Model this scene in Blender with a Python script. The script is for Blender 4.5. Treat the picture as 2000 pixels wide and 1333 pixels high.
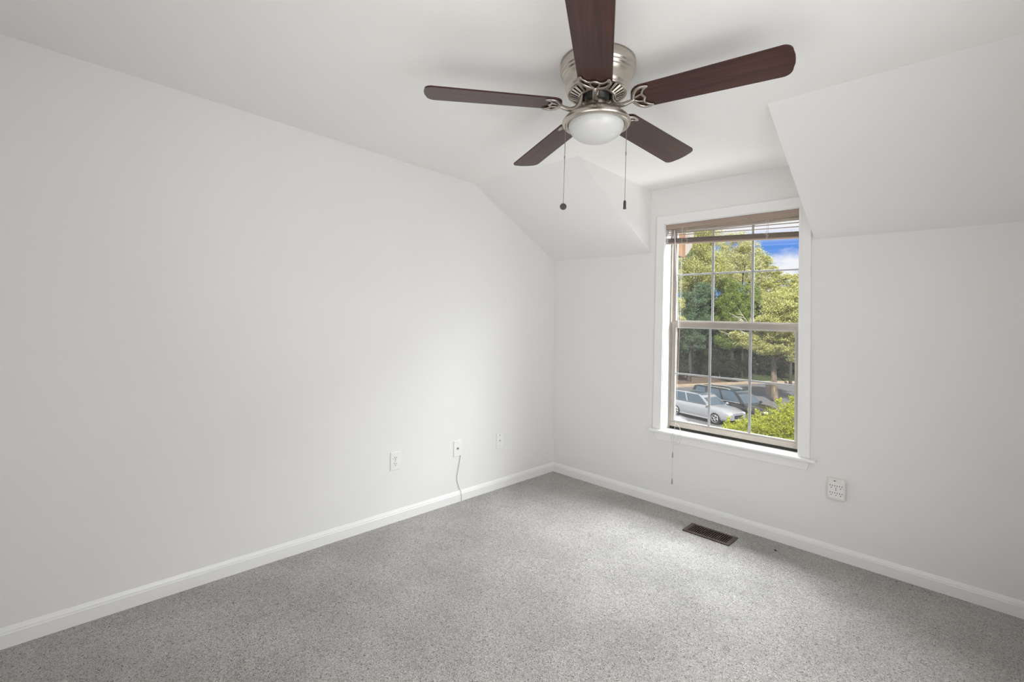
import bpy, bmesh, math, random
import numpy as np
from mathutils import Vector, Matrix

for o in list(bpy.data.objects):
    bpy.data.objects.remove(o, do_unlink=True)
SC = bpy.context.scene
COL = SC.collection
PI = math.pi

# ------------------------------------------------------------------ camera
cam_d = bpy.data.cameras.new('camera')
cam = bpy.data.objects.new('camera', cam_d)
COL.objects.link(cam)
SC.camera = cam
cam_d.sensor_width = 36.0
cam_d.sensor_fit = 'HORIZONTAL'
cam_d.lens = 912.03 * 36.0 / 2000.0
cam_d.shift_y = -76.46 / 2000.0
cam_d.clip_start = 0.02
cam_d.clip_end = 400
YAW, PITCH, ROLL = 0.7689, 0.0451, 0.0344
fw = Vector((-math.sin(YAW) * math.cos(PITCH), math.cos(YAW) * math.cos(PITCH), math.sin(PITCH)))
rt = Vector((math.cos(YAW), math.sin(YAW), 0))
up = rt.cross(fw)
r2 = math.cos(ROLL) * rt + math.sin(ROLL) * up
u2 = -math.sin(ROLL) * rt + math.cos(ROLL) * up
cm = Matrix((r2, u2, -fw)).transposed().to_4x4()
cm.translation = Vector((2.7493, -3.4257, 1.3416))
cam.matrix_world = cm

# ------------------------------------------------------------------ colour management
vs = SC.view_settings
SC.display_settings.display_device = 'sRGB'
vs.view_transform = 'Standard'
vs.look = 'None'
vs.gamma = 1.0
vs.use_curve_mapping = False
vs.exposure = 0.0
SC.cycles.use_denoising = True
SC.cycles.max_bounces = 16
SC.cycles.diffuse_bounces = 10
SC.cycles.glossy_bounces = 4
SC.cycles.transparent_max_bounces = 16
SC.cycles.sample_clamp_indirect = 6.0

# ------------------------------------------------------------------ world: blue sky with drifting white cloud
world = bpy.data.worlds.new('sky')
SC.world = world
world.use_nodes = True
nt = world.node_tree
nt.nodes.clear()
N = nt.nodes.new
tc = N('ShaderNodeTexCoord')
sep = N('ShaderNodeSeparateXYZ')
nt.links.new(tc.outputs['Generated'], sep.inputs[0])
grad = N('ShaderNodeValToRGB')
grad.color_ramp.elements[0].position = 0.0
grad.color_ramp.elements[0].color = (0.30, 0.52, 0.95, 1)
grad.color_ramp.elements[1].position = 0.7
grad.color_ramp.elements[1].color = (0.05, 0.20, 0.75, 1)
e = grad.color_ramp.elements.new(0.22)
e.color = (0.075, 0.27, 0.86, 1)
nt.links.new(sep.outputs['Z'], grad.inputs[0])
mp = N('ShaderNodeMapping')
mp.inputs['Scale'].default_value = (1.0, 1.0, 2.2)
mp.inputs['Location'].default_value = (0.37, 0.1, 0.42)
nt.links.new(tc.outputs['Generated'], mp.inputs[0])
cl = N('ShaderNodeTexNoise')
cl.inputs['Scale'].default_value = 5.0
cl.inputs['Detail'].default_value = 8
cl.inputs['Roughness'].default_value = 0.55
nt.links.new(mp.outputs[0], cl.inputs['Vector'])
cr = N('ShaderNodeValToRGB')
cr.color_ramp.elements[0].position = 0.49
cr.color_ramp.elements[1].position = 0.63
nt.links.new(cl.outputs['Fac'], cr.inputs[0])
# a white cloud bank higher up
bk = N('ShaderNodeMapRange')
bk.inputs['From Min'].default_value = 0.165
bk.inputs['From Max'].default_value = 0.192
nt.links.new(sep.outputs['Z'], bk.inputs['Value'])
ad = N('ShaderNodeMath')
ad.operation = 'MAXIMUM'
nt.links.new(cr.outputs[0], ad.inputs[0])
nt.links.new(bk.outputs[0], ad.inputs[1])
mx = N('ShaderNodeMixRGB')
mx.inputs[2].default_value = (1.0, 1.0, 1.05, 1)
nt.links.new(ad.outputs[0], mx.inputs[0])
nt.links.new(grad.outputs[0], mx.inputs[1])
bg = N('ShaderNodeBackground')
bg.inputs['Strength'].default_value = 1.0
nt.links.new(mx.outputs[0], bg.inputs[0])
wo = N('ShaderNodeOutputWorld')
nt.links.new(bg.outputs[0], wo.inputs[0])


def aim(o, loc, target):
    o.location = loc
    d = Vector(target) - Vector(loc)
    o.rotation_euler = d.to_track_quat('-Z', 'Y').to_euler()


def light(name, kind, loc, target, power, color=(1, 1, 1), size=1.0, size_y=None):
    d = bpy.data.lights.new(name, kind)
    d.energy = power
    d.color = color
    if kind == 'AREA':
        d.shape = 'RECTANGLE'
        d.size = size
        d.size_y = size_y or size
    if kind == 'SUN':
        d.angle = math.radians(1.0)
    o = bpy.data.objects.new(name, d)
    COL.objects.link(o)
    aim(o, loc, target)
    return o


# sun comes over the roof from behind the house, so none of it enters the room
light('sun', 'SUN', (10, -12, 20), (0, 8, 0), 9.0, (1.0, 0.95, 0.86))
# daylight through the window: the bright open sky above, sky to the right, light thrown up from the ground
LP = dict(A=530, B=23, C=45, E=7, F=25.5)
sk_l = light('daylight_sky', 'AREA', (1.6, 1.7, 3.5), (1.5, 0.0, 1.2), LP['A'], (0.965, 0.985, 1.0), 4.6, 1.5)
sk_l.data.spread = math.radians(120)
sr_l = light('daylight_side', 'AREA', (3.1, 1.3, 2.3), (1.45, 0.0, 1.25), LP['B'], (0.965, 0.985, 1.0), 1.5, 1.6)
sr_l.data.spread = math.radians(75)
gr_l = light('daylight_ground', 'AREA', (2.3, 1.2, -0.7), (1.5, 0.0, 1.5), LP['C'], (1.0, 0.99, 0.96), 2.2, 1.2)
gr_l.data.spread = math.radians(120)
# soft light in the room: added fill lamps out of view, one aimed at the ceiling, one from the right
up_l = light('fill_uplight', 'AREA', (2.0, -3.1, 0.9), (1.6, -1.2, 2.44), LP['E'], (1.0, 0.975, 0.94), 1.3, 1.3)
up_l.data.spread = math.radians(140)
sd_l = light('side_fill_light', 'AREA', (3.2, -2.1, 1.1), (0.0, -1.6, 1.0), LP['F'], (0.99, 0.99, 1.0), 1.4, 1.9)
sd_l.data.spread = math.radians(150)

# ------------------------------------------------------------------ dimensions (metres)
H = 2.44          # ceiling
HK = 1.9354       # knee wall height
DS = 1.0074       # slope runs this far into the room
XL, XR = 0.956, 2.0767   # dormer cheeks
XE = 3.25         # right wall
YB = -3.75        # back wall
OX0, OX1, OZ0, OZ1 = 1.081, 1.997, 0.565, 2.150   # window opening
WT = 0.18         # wall thickness
GZ = -4.0         # ground level outside (the room is upstairs)


def lwx(z):       # the left wall leans out a little
    return -0.0354 * (z - 1.0)


# ------------------------------------------------------------------ mesh helpers
def V(*a):
    return Vector(a)


def box(bm, a, b, mat=0):
    x0, y0, z0 = a
    x1, y1, z1 = b
    vs_ = [bm.verts.new(p) for p in ((x0, y0, z0), (x1, y0, z0), (x1, y1, z0), (x0, y1, z0),
                                     (x0, y0, z1), (x1, y0, z1), (x1, y1, z1), (x0, y1, z1))]
    for f in ((0, 3, 2, 1), (4, 5, 6, 7), (0, 1, 5, 4), (1, 2, 6, 5), (2, 3, 7, 6), (3, 0, 4, 7)):
        bm.faces.new([vs_[i] for i in f]).material_index = mat
    return vs_


def hexa(bm, pts):
    """eight points: bottom loop (ccw from above) then top loop"""
    vs_ = [bm.verts.new(p) for p in pts]
    for f in ((0, 3, 2, 1), (4, 5, 6, 7), (0, 1, 5, 4), (1, 2, 6, 5), (2, 3, 7, 6), (3, 0, 4, 7)):
        bm.faces.new([vs_[i] for i in f])


def prism(bm, poly, d, smooth=False):
    """extrude the 3D polygon by vector d"""
    d = Vector(d)
    a = [bm.verts.new(p) for p in poly]
    b = [bm.verts.new(Vector(p) + d) for p in poly]
    n = len(poly)
    bm.faces.new(a[::-1])
    bm.faces.new(b)
    for i in range(n):
        f = bm.faces.new((a[i], a[(i + 1) % n], b[(i + 1) % n], b[i]))
        f.smooth = smooth


def lathe(bm, prof, c=(0, 0, 0), seg=48, caps=True):
    rings = []
    for r, z in prof:
        if r < 1e-6:
            rings.append([bm.verts.new((c[0], c[1], c[2] + z))])
        else:
            rings.append([bm.verts.new((c[0] + r * math.cos(2 * PI * i / seg), c[1] + r * math.sin(2 * PI * i / seg), c[2] + z)) for i in range(seg)])
    for A, B in zip(rings, rings[1:]):
        for i in range(seg):
            j = (i + 1) % seg
            if len(A) == 1 and len(B) == 1:
                continue
            if len(A) == 1:
                f = bm.faces.new((A[0], B[j], B[i]))
            elif len(B) == 1:
                f = bm.faces.new((A[i], A[j], B[0]))
            else:
                f = bm.faces.new((A[i], A[j], B[j], B[i]))
            f.smooth = True


def tube(bm, pts, rad, seg=8, flat=1.0, upv=(0, 0, 1), caps=True):
    """sweep a round (or flattened along upv) section along the points"""
    pts = [Vector(p) for p in pts]
    n = len(pts)
    if not hasattr(rad, '__len__'):
        rad = [rad] * n
    rings = []
    upv = Vector(upv)
    prev = None
    for i, p in enumerate(pts):
        t = (pts[min(i + 1, n - 1)] - pts[max(i - 1, 0)]).normalized()
        if prev is None:
            s = t.cross(upv)
            if s.length < 0.05:
                s = t.cross(Vector((1, 0.1, 0.01)))
        else:
            s = prev - t * prev.dot(t)
        s = s.normalized()
        prev = s
        w = s.cross(t).normalized()
        rings.append([bm.verts.new(p + s * rad[i] * math.cos(2 * PI * k / seg) + w * rad[i] * flat * math.sin(2 * PI * k / seg)) for k in range(seg)])
    for A, B in zip(rings, rings[1:]):
        for k in range(seg):
            f = bm.faces.new((A[k], A[(k + 1) % seg], B[(k + 1) % seg], B[k]))
            f.smooth = True
    if caps:
        bm.faces.new(rings[0][::-1])
        bm.faces.new(rings[-1])


def spline(pts, n=6):
    """Catmull-Rom through points"""
    P = [Vector(p) for p in pts]
    out = []
    for i in range(len(P) - 1):
        p0 = P[i - 1] if i else P[0] * 2 - P[1]
        p1, p2 = P[i], P[i + 1]
        p3 = P[i + 2] if i + 2 < len(P) else P[-1] * 2 - P[-2]
        for k in range(n):
            t = k / n
            out.append(0.5 * ((2 * p1) + (p2 - p0) * t + (2 * p0 - 5 * p1 + 4 * p2 - p3) * t * t + (3 * p1 - p0 - 3 * p2 + p3) * t ** 3))
    out.append(P[-1])
    return out


def sphere(bm, c, r, seg=12, rings=8, sz=1.0):
    prof = [(r * math.sin(PI * i / rings), -r * sz * math.cos(PI * i / rings)) for i in range(rings + 1)]
    prof[0] = (0, -r * sz)
    prof[-1] = (0, r * sz)
    lathe(bm, prof, c, seg)


def bevel(bm, w, seg=2, ang=0.6):
    bmesh.ops.remove_doubles(bm, verts=bm.verts, dist=1e-6)
    bm.normal_update()
    ed = [e for e in bm.edges if len(e.link_faces) == 2 and e.calc_face_angle(0) > ang]
    if ed:
        bmesh.ops.bevel(bm, geom=ed, offset=w, segments=seg, profile=0.5, affect='EDGES', clamp_overlap=True)


def wmat(o):
    m = o.matrix_basis.copy()
    while o.parent:
        o = o.parent
        m = o.matrix_basis @ m
    return m


def obj(name, bm, mat, parent=None, local=None, smooth=None):
    """link the bmesh as ONE mesh object; world coordinates unless local is given"""
    if parent is not None and local is None:
        bmesh.ops.transform(bm, matrix=wmat(parent).inverted(), verts=bm.verts)
    bm.normal_update()
    bmesh.ops.recalc_face_normals(bm, faces=bm.faces)
    me = bpy.data.meshes.new(name)
    bm.to_mesh(me)
    bm.free()
    for m in (mat if isinstance(mat, (list, tuple)) else [mat]):
        me.materials.append(m)
    if smooth is not None:
        for p_ in me.polygons:
            p_.use_smooth = smooth
    o = bpy.data.objects.new(name, me)
    COL.objects.link(o)
    if parent is not None:
        o.parent = parent
        if local is not None:
            o.matrix_basis = local
    elif local is not None:
        o.matrix_basis = local
    return o


def tag(o, label, cat, group=None, kind=None):
    o['label'] = label
    o['category'] = cat
    if group:
        o['group'] = group
    if kind:
        o['kind'] = kind
    return o


def thing(name, loc, label, cat, group=None, kind=None, rotz=0.0):
    o = bpy.data.objects.new(name, None)
    o.empty_display_size = 0.05
    COL.objects.link(o)
    o.location = loc
    o.rotation_euler = (0, 0, rotz)
    o.matrix_basis = Matrix.Translation(Vector(loc)) @ Matrix.Rotation(rotz, 4, 'Z')
    return tag(o, label, cat, group, kind)


def dup(root, loc, rotz, label):
    """a copy of a thing with its parts and their sub-parts"""
    def cp(o, parent):
        c = o.copy()
        COL.objects.link(c)
        if parent is not None:
            c.parent = parent
        for ch in o.children:
            cp(ch, c)
        return c
    r = cp(root, None)
    r.matrix_basis = Matrix.Translation(Vector(loc)) @ Matrix.Rotation(rotz, 4, 'Z')
    r['label'] = label
    return r


# ------------------------------------------------------------------ materials
def pmat(name, color, rough=0.5, metal=0.0, **kw):
    m = bpy.data.materials.new(name)
    m.use_nodes = True
    b = m.node_tree.nodes['Principled BSDF']
    b.inputs['Base Color'].default_value = (*color, 1)
    b.inputs['Roughness'].default_value = rough
    b.inputs['Metallic'].default_value = metal
    for k, v in kw.items():
        b.inputs[k.replace('_', ' ')].default_value = v
    return m


def noise_mat(name, c1, c2, scale, rough=0.6, detail=4, stretch=(1, 1, 1), lo=0.35, hi=0.65, bump=0.0, metal=0.0, bscale=None, bdist=0.002):
    m = pmat(name, c1, rough, metal)
    t = m.node_tree
    b = t.nodes['Principled BSDF']
    tcn = t.nodes.new('ShaderNodeTexCoord')
    mpn = t.nodes.new('ShaderNodeMapping')
    mpn.inputs['Scale'].default_value = stretch
    nz = t.nodes.new('ShaderNodeTexNoise')
    nz.inputs['Scale'].default_value = scale
    nz.inputs['Detail'].default_value = detail
    rp = t.nodes.new('ShaderNodeValToRGB')
    rp.color_ramp.elements[0].position = lo
    rp.color_ramp.elements[0].color = (*c1, 1)
    rp.color_ramp.elements[1].position = hi
    rp.color_ramp.elements[1].color = (*c2, 1)
    t.links.new(tcn.outputs['Object'], mpn.inputs[0])
    t.links.new(mpn.outputs[0], nz.inputs['Vector'])
    t.links.new(nz.outputs['Fac'], rp.inputs[0])
    t.links.new(rp.outputs[0], b.inputs['Base Color'])
    if bump:
        bn = t.nodes.new('ShaderNodeBump')
        bn.inputs['Strength'].default_value = bump
        bn.inputs['Distance'].default_value = bdist
        src = nz
        if bscale:
            src = t.nodes.new('ShaderNodeTexNoise')
            src.inputs['Scale'].default_value = bscale
            src.inputs['Detail'].default_value = 3
            t.links.new(tcn.outputs['Object'], src.inputs['Vector'])
        t.links.new(src.outputs['Fac'], bn.inputs['Height'])
        t.links.new(bn.outputs[0], b.inputs['Normal'])
    return m


M = {}
M['wall'] = noise_mat('wall_paint', (0.80, 0.797, 0.789), (0.812, 0.809, 0.801), 1.2, 0.75, bump=0.12, bscale=260, bdist=0.0008)
M['ceiling'] = noise_mat('ceiling_paint', (0.83, 0.826, 0.814), (0.84, 0.836, 0.824), 1.2, 0.85, bump=0.12, bscale=240, bdist=0.0008)
M['trim'] = pmat('white_trim_paint', (0.86, 0.86, 0.855), 0.32)
M['plate'] = pmat('white_plastic', (0.84, 0.84, 0.83), 0.3)
M['tap'] = pmat('offwhite_plastic', (0.78, 0.77, 0.74), 0.35)
M['slot'] = pmat('slot_black', (0.01, 0.01, 0.01), 0.6)
M['screw'] = pmat('screw_steel', (0.55, 0.54, 0.52), 0.3, 1.0)
M['vinyl'] = noise_mat('almond_vinyl', (0.37, 0.335, 0.295), (0.41, 0.37, 0.325), 8, 0.42)
M['bead'] = pmat('grey_glazing_bead', (0.50, 0.49, 0.475), 0.4)
M['muntin'] = pmat('grey_grille_bar', (0.36, 0.36, 0.37), 0.4)
M['gap_shade'] = pmat('sash_gap_black', (0.02, 0.018, 0.016), 0.7)
M['blind'] = noise_mat('taupe_slat', (0.27, 0.215, 0.18), (0.32, 0.26, 0.22), 6, 0.42, stretch=(0.4, 6, 6))
M['valance'] = noise_mat('taupe_headrail', (0.36, 0.275, 0.225), (0.40, 0.31, 0.255), 6, 0.45, stretch=(0.4, 6, 6))
M['cord'] = pmat('offwhite_cord', (0.62, 0.60, 0.57), 0.6)
M['tassel'] = pmat('grey_tassel', (0.36, 0.34, 0.32), 0.45)
M['wand'] = pmat('clear_plastic_wand', (0.80, 0.79, 0.77), 0.2)
M['clear'] = pmat('clear_bracket_plastic', (0.85, 0.86, 0.86), 0.15, Transmission_Weight=0.5)
M['nickel'] = noise_mat('brushed_nickel', (0.53, 0.485, 0.43), (0.59, 0.545, 0.49), 12, 0.27, metal=1.0, stretch=(0.2, 0.2, 40))
M['nickel_dark'] = noise_mat('brushed_nickel_iron', (0.40, 0.365, 0.33), (0.47, 0.43, 0.39), 25, 0.28, metal=1.0)
M['black'] = noise_mat('black_motor', (0.012, 0.012, 0.012), (0.03, 0.03, 0.03), 60, 0.45)
M['opal'] = pmat('opal_glass', (0.60, 0.605, 0.60), 0.28, Subsurface_Weight=0.15)
M['chain'] = pmat('pull_chain_steel', (0.32, 0.30, 0.28), 0.35, 1.0)
M['fob'] = pmat('dark_fob', (0.05, 0.048, 0.045), 0.45)
M['register'] = noise_mat('brown_register_metal', (0.048, 0.026, 0.019), (0.066, 0.038, 0.028), 20, 0.4)
M['register_dark'] = pmat('register_well', (0.008, 0.006, 0.005), 0.8)
M['wire'] = pmat('grey_cable', (0.35, 0.34, 0.34), 0.5)
M['lint'] = pmat('dark_lint', (0.03, 0.025, 0.02), 0.9)


def wood_mat():
    m = pmat('dark_walnut_blade', (0.06, 0.02, 0.015), 0.3)
    t = m.node_tree
    b = t.nodes['Principled BSDF']
    b.inputs['Specular IOR Level'].default_value = 0.45
    tcn = t.nodes.new('ShaderNodeTexCoord')
    mpn = t.nodes.new('ShaderNodeMapping')
    mpn.inputs['Scale'].default_value = (1.2, 26, 26)
    nz = t.nodes.new('ShaderNodeTexNoise')
    nz.inputs['Scale'].default_value = 2.2
    nz.inputs['Detail'].default_value = 7
    nz.inputs['Roughness'].default_value = 0.6
    nz.inputs['Distortion'].default_value = 0.5
    rp = t.nodes.new('ShaderNodeValToRGB')
    rp.color_ramp.elements[0].position = 0.3
    rp.color_ramp.elements[0].color = (0.021, 0.0065, 0.0055, 1)
    rp.color_ramp.elements[1].position = 0.72
    rp.color_ramp.elements[1].color = (0.072, 0.025, 0.018, 1)
    t.links.new(tcn.outputs['Object'], mpn.inputs[0])
    t.links.new(mpn.outputs[0], nz.inputs['Vector'])
    t.links.new(nz.outputs['Fac'], rp.inputs[0])
    t.links.new(rp.outputs[0], b.inputs['Base Color'])
    return m


M['wood'] = wood_mat()


def carpet_mat():
    m = pmat('grey_cut_pile_carpet', (0.3, 0.29, 0.28), 1.0)
    t = m.node_tree
    L = t.links.new
    b = t.nodes['Principled BSDF']
    b.inputs['Specular IOR Level'].default_value = 0.1
    b.inputs['Sheen Weight'].default_value = 0.25
    b.inputs['Sheen Roughness'].default_value = 0.6
    tcn = t.nodes.new('ShaderNodeTexCoord')
    # twisted yarn tips: light worm-like strands along the noise's mid contour, gaps between painted dark for the shade in the pile
    n1 = t.nodes.new('ShaderNodeTexNoise')
    n1.inputs['Scale'].default_value = 135
    n1.inputs['Detail'].default_value = 1.5
    n1.inputs['Roughness'].default_value = 0.55
    n1.inputs['Distortion'].default_value = 1.2
    L(tcn.outputs['Object'], n1.inputs['Vector'])
    sb = t.nodes.new('ShaderNodeMath')
    sb.operation = 'SUBTRACT'
    sb.inputs[1].default_value = 0.5
    L(n1.outputs['Fac'], sb.inputs[0])
    ab = t.nodes.new('ShaderNodeMath')
    ab.operation = 'ABSOLUTE'
    L(sb.outputs[0], ab.inputs[0])
    rd = t.nodes.new('ShaderNodeMapRange')
    rd.inputs['From Min'].default_value = 0.0
    rd.inputs['From Max'].default_value = 0.20
    rd.inputs['To Min'].default_value = 1.0
    rd.inputs['To Max'].default_value = 0.0
    L(ab.outputs[0], rd.inputs['Value'])
    n2 = t.nodes.new('ShaderNodeTexNoise')      # sheen of the pile's lay, footprints and sweeps, painted into the colour
    n2.inputs['Scale'].default_value = 2.6
    n2.inputs['Detail'].default_value = 3
    L(tcn.outputs['Object'], n2.inputs['Vector'])
    r1 = t.nodes.new('ShaderNodeValToRGB')
    els = r1.color_ramp.elements
    els[0].position = 0.0
    els[0].color = (0.13, 0.117, 0.105, 1)
    els[1].position = 0.95
    els[1].color = (0.66, 0.64, 0.62, 1)
    e1 = els.new(0.42)
    e1.color = (0.45, 0.43, 0.41, 1)
    L(rd.outputs[0], r1.inputs[0])
    r2_ = t.nodes.new('ShaderNodeValToRGB')
    r2_.color_ramp.elements[0].position = 0.35
    r2_.color_ramp.elements[0].color = (0.86, 0.86, 0.86, 1)
    r2_.color_ramp.elements[1].position = 0.65
    r2_.color_ramp.elements[1].color = (1.06, 1.06, 1.06, 1)
    L(n2.outputs['Fac'], r2_.inputs[0])
    mu = t.nodes.new('ShaderNodeMixRGB')
    mu.blend_type = 'MULTIPLY'
    mu.inputs[0].default_value = 1.0
    L(r1.outputs[0], mu.inputs[1])
    L(r2_.outputs[0], mu.inputs[2])
    L(mu.outputs[0], b.inputs['Base Color'])
    bn = t.nodes.new('ShaderNodeBump')
    bn.inputs['Strength'].default_value = 0.9
    bn.inputs['Distance'].default_value = 0.004
    L(rd.outputs[0], bn.inputs['Height'])
    L(bn.outputs[0], b.inputs['Normal'])
    return m


M['carpet'] = carpet_mat()


def pane_mat(name, tint=(0.98, 0.99, 0.985), gloss=0.05, fog=False):
    """thin pane: see-through with a weak mirror reflection, optionally fogged in one lower corner"""
    m = bpy.data.materials.new(name)
    m.use_nodes = True
    t = m.node_tree
    t.nodes.clear()
    L = t.links.new
    out = t.nodes.new('ShaderNodeOutputMaterial')
    tr = t.nodes.new('ShaderNodeBsdfTransparent')
    tr.inputs[0].default_value = (*tint, 1)
    gl = t.nodes.new('ShaderNodeBsdfGlossy')
    gl.inputs['Roughness'].default_value = 0.02
    mix = t.nodes.new('ShaderNodeMixShader')
    mix.inputs[0].default_value = gloss
    L(tr.outputs[0], mix.inputs[1])
    L(gl.outputs[0], mix.inputs[2])
    last = mix
    if fog:
        tcn = t.nodes.new('ShaderNodeTexCoord')
        nz = t.nodes.new('ShaderNodeTexNoise')
        nz.inputs['Scale'].default_value = 14
        nz.inputs['Detail'].default_value = 5
        L(tcn.outputs['Object'], nz.inputs['Vector'])
        sp = t.nodes.new('ShaderNodeSeparateXYZ')
        L(tcn.outputs['Object'], sp.inputs[0])
        # object origin sits at the pane's lower left corner
        def mathn(op, a, bb):
            n_ = t.nodes.new('ShaderNodeMath')
            n_.operation = op
            for i, q in enumerate((a, bb)):
                if hasattr(q, 'links'):
                    L(q, n_.inputs[i])
                else:
                    n_.inputs[i].default_value = q
            return n_.outputs[0]
        d = mathn('ADD', mathn('MULTIPLY', sp.outputs['Z'], 9.0), mathn('MULTIPLY', sp.outputs['X'], 2.2))
        d = mathn('ADD', d, mathn('MULTIPLY', nz.outputs['Fac'], 0.7))
        mr = t.nodes.new('ShaderNodeMapRange')
        mr.inputs['From Min'].default_value = 0.35
        mr.inputs['From Max'].default_value = 0.95
        mr.inputs['To Min'].default_value = 0.5
        mr.inputs['To Max'].default_value = 0.0
        L(d, mr.inputs['Value'])
        fg = t.nodes.new('ShaderNodeBsdfTranslucent')
        fg.inputs[0].default_value = (0.85, 0.85, 0.85, 1)
        m2 = t.nodes.new('ShaderNodeMixShader')
        L(mr.outputs[0], m2.inputs[0])
        L(mix.outputs[0], m2.inputs[1])
        L(fg.outputs[0], m2.inputs[2])
        last = m2
    L(last.outputs[0], out.inputs[0])
    return m


M['pane'] = pane_mat('window_glass')
M['pane_fog'] = pane_mat('window_glass_fogged', fog=True)


def screen_mat():
    m = bpy.data.materials.new('grey_insect_mesh')
    m.use_nodes = True
    t = m.node_tree
    t.nodes.clear()
    out = t.nodes.new('ShaderNodeOutputMaterial')
    tr = t.nodes.new('ShaderNodeBsdfTransparent')
    df = t.nodes.new('ShaderNodeBsdfDiffuse')
    df.inputs[0].default_value = (0.14, 0.14, 0.14, 1)
    mix = t.nodes.new('ShaderNodeMixShader')
    mix.inputs[0].default_value = 0.24
    t.links.new(tr.outputs[0], mix.inputs[1])
    t.links.new(df.outputs[0], mix.inputs[2])
    t.links.new(mix.outputs[0], out.inputs[0])
    return m


M['screen'] = screen_mat()

# ================================================================== ROOM SHELL
# floor
bm = bmesh.new()
hexa(bm, [(-0.25, YB - 0.1, -0.2), (XE + 0.1, YB - 0.1, -0.2), (XE + 0.1, WT, -0.2), (-0.25, WT, -0.2),
          (-0.25, YB - 0.1, 0), (XE + 0.1, YB - 0.1, 0), (XE + 0.1, WT, 0), (-0.25, WT, 0)])
tag(obj('floor', bm, M['carpet']), 'grey speckled cut-pile carpet covering the whole bedroom floor', 'floor', kind='structure')
# ceiling
bm = bmesh.new()
box(bm, (-0.25, YB - 0.1, H), (XE + 0.1, WT, H + 0.12))
tag(obj('ceiling', bm, M['ceiling']), 'flat white painted ceiling carrying the fan, running on into the window dormer', 'ceiling', kind='structure')
# left wall (leans slightly)
bm = bmesh.new()
hexa(bm, [(lwx(0) - 0.12, YB - 0.1, 0), (lwx(0), YB - 0.1, 0), (lwx(0), 0.0, 0), (lwx(0) - 0.12, 0.0, 0),
          (lwx(H) - 0.12, YB - 0.1, H), (lwx(H), YB - 0.1, H), (lwx(H), 0.0, H), (lwx(H) - 0.12, 0.0, H)])
tag(obj('wall_left', bm, M['wall']), 'long plain white wall with three cover plates low down on it', 'wall', kind='structure')
# window wall
bm = bmesh.new()
box(bm, (-0.25, 0, 0), (XE + 0.1, WT, OZ0))
box(bm, (-0.25, 0, OZ0), (OX0, WT, HK))
box(bm, (OX1, 0, OZ0), (XE + 0.1, WT, HK))
box(bm, (XL - 0.02, 0, HK), (OX0, WT, H))
box(bm, (OX1, 0, HK), (XR + 0.02, WT, H))
box(bm, (OX0, 0, OZ1), (OX1, WT, H))
tag(obj('wall_window', bm, M['wall']), 'white knee wall around the window, rising to the ceiling inside the dormer', 'wall', kind='structure')
# sloping ceilings either side of the dormer; their ends are the dormer cheeks
for nm, xa, xb, lab in (('wall_slope_left', -0.2, XL, 'sloping white ceiling panel left of the dormer, with its triangular dormer cheek'),
                        ('wall_slope_right', XR, XE + 0.1, 'sloping white ceiling panel right of the dormer, above the low wall')):
    bm = bmesh.new()
    prism(bm, [(xa, 0.0, HK), (xa, -DS, H), (xa, WT, H), (xa, WT, HK)], (xb - xa, 0, 0))
    bmesh.ops.remove_doubles(bm, verts=bm.verts, dist=1e-6)
    tag(obj(nm, bm, M['wall']), lab, 'ceiling slope', kind='structure')
# right and back walls (outside the frame)
bm = bmesh.new()
box(bm, (XE, YB - 0.1, 0), (XE + 0.1, 0, H))
tag(obj('wall_right', bm, M['wall']), 'plain white wall out of frame on the right', 'wall', kind='structure')
bm = bmesh.new()
box(bm, (-0.25, YB - 0.1, 0), (XE, YB, H))
tag(obj('wall_back', bm, M['wall']), 'plain white wall behind the camera', 'wall', kind='structure')

# baseboards
BBH = 0.079
PROF = [(0, 0), (0.0145, 0), (0.0145, 0.054), (0.0125, 0.057), (0.0115, 0.064), (0.008, 0.071), (0.0055, 0.0775), (0.003, BBH), (0, BBH)]
bm = bmesh.new()
x0 = lwx(0.04)
prism(bm, [(x0 + t - 0.004, YB, z) for t, z in PROF], (0, -YB, 0))
tag(obj('baseboard_left', bm, M['trim']), 'white moulded baseboard along the foot of the long left wall', 'baseboard', kind='structure')
bm = bmesh.new()
prism(bm, [(x0, -t, z) for t, z in PROF], (XE - x0, 0, 0))
tag(obj('baseboard_window', bm, M['trim']), 'white moulded baseboard along the foot of the window wall', 'baseboard', kind='structure')

# ================================================================== WINDOW
win = thing('window_1', (1.539, 0.0, OZ0), 'white trimmed double-hung window with almond sashes and grille bars, in the dormer', 'window', kind='structure')
# casing: three boards, mitred
bm = bmesh.new()
CW = 0.068
ct = 0.018
rv = 0.006
ax0, ax1, az1 = OX0 - 0.0, OX1 + 0.0, OZ1
for poly in ([(ax0, OZ0), (ax0, az1), (ax0 - CW, az1 + CW), (ax0 - CW, OZ0)],
             [(ax1, OZ0), (ax1 + CW - 0.004, OZ0), (ax1 + CW - 0.004, az1 + CW), (ax1, az1)],
             [(ax0, az1), (ax1, az1), (ax1 + CW - 0.004, az1 + CW), (ax0 - CW, az1 + CW)]):
    prism(bm, [(x, -ct, z) for x, z in poly], (0, ct, 0))
bevel(bm, 0.0025, 2)
# raised inner bead of the casing
box(bm, (ax0 - 0.013, -ct - 0.003, OZ0), (ax0 - 0.001, -ct + 0.004, az1 + 0.012))
box(bm, (ax1 + 0.001, -ct - 0.003, OZ0), (ax1 + 0.013, -ct + 0.004, az1 + 0.012))
box(bm, (ax0 - 0.001, -ct - 0.003, az1 + 0.001), (ax1 + 0.001, -ct + 0.004, az1 + 0.012))
obj('casing', bm, M['trim'], win)
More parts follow.
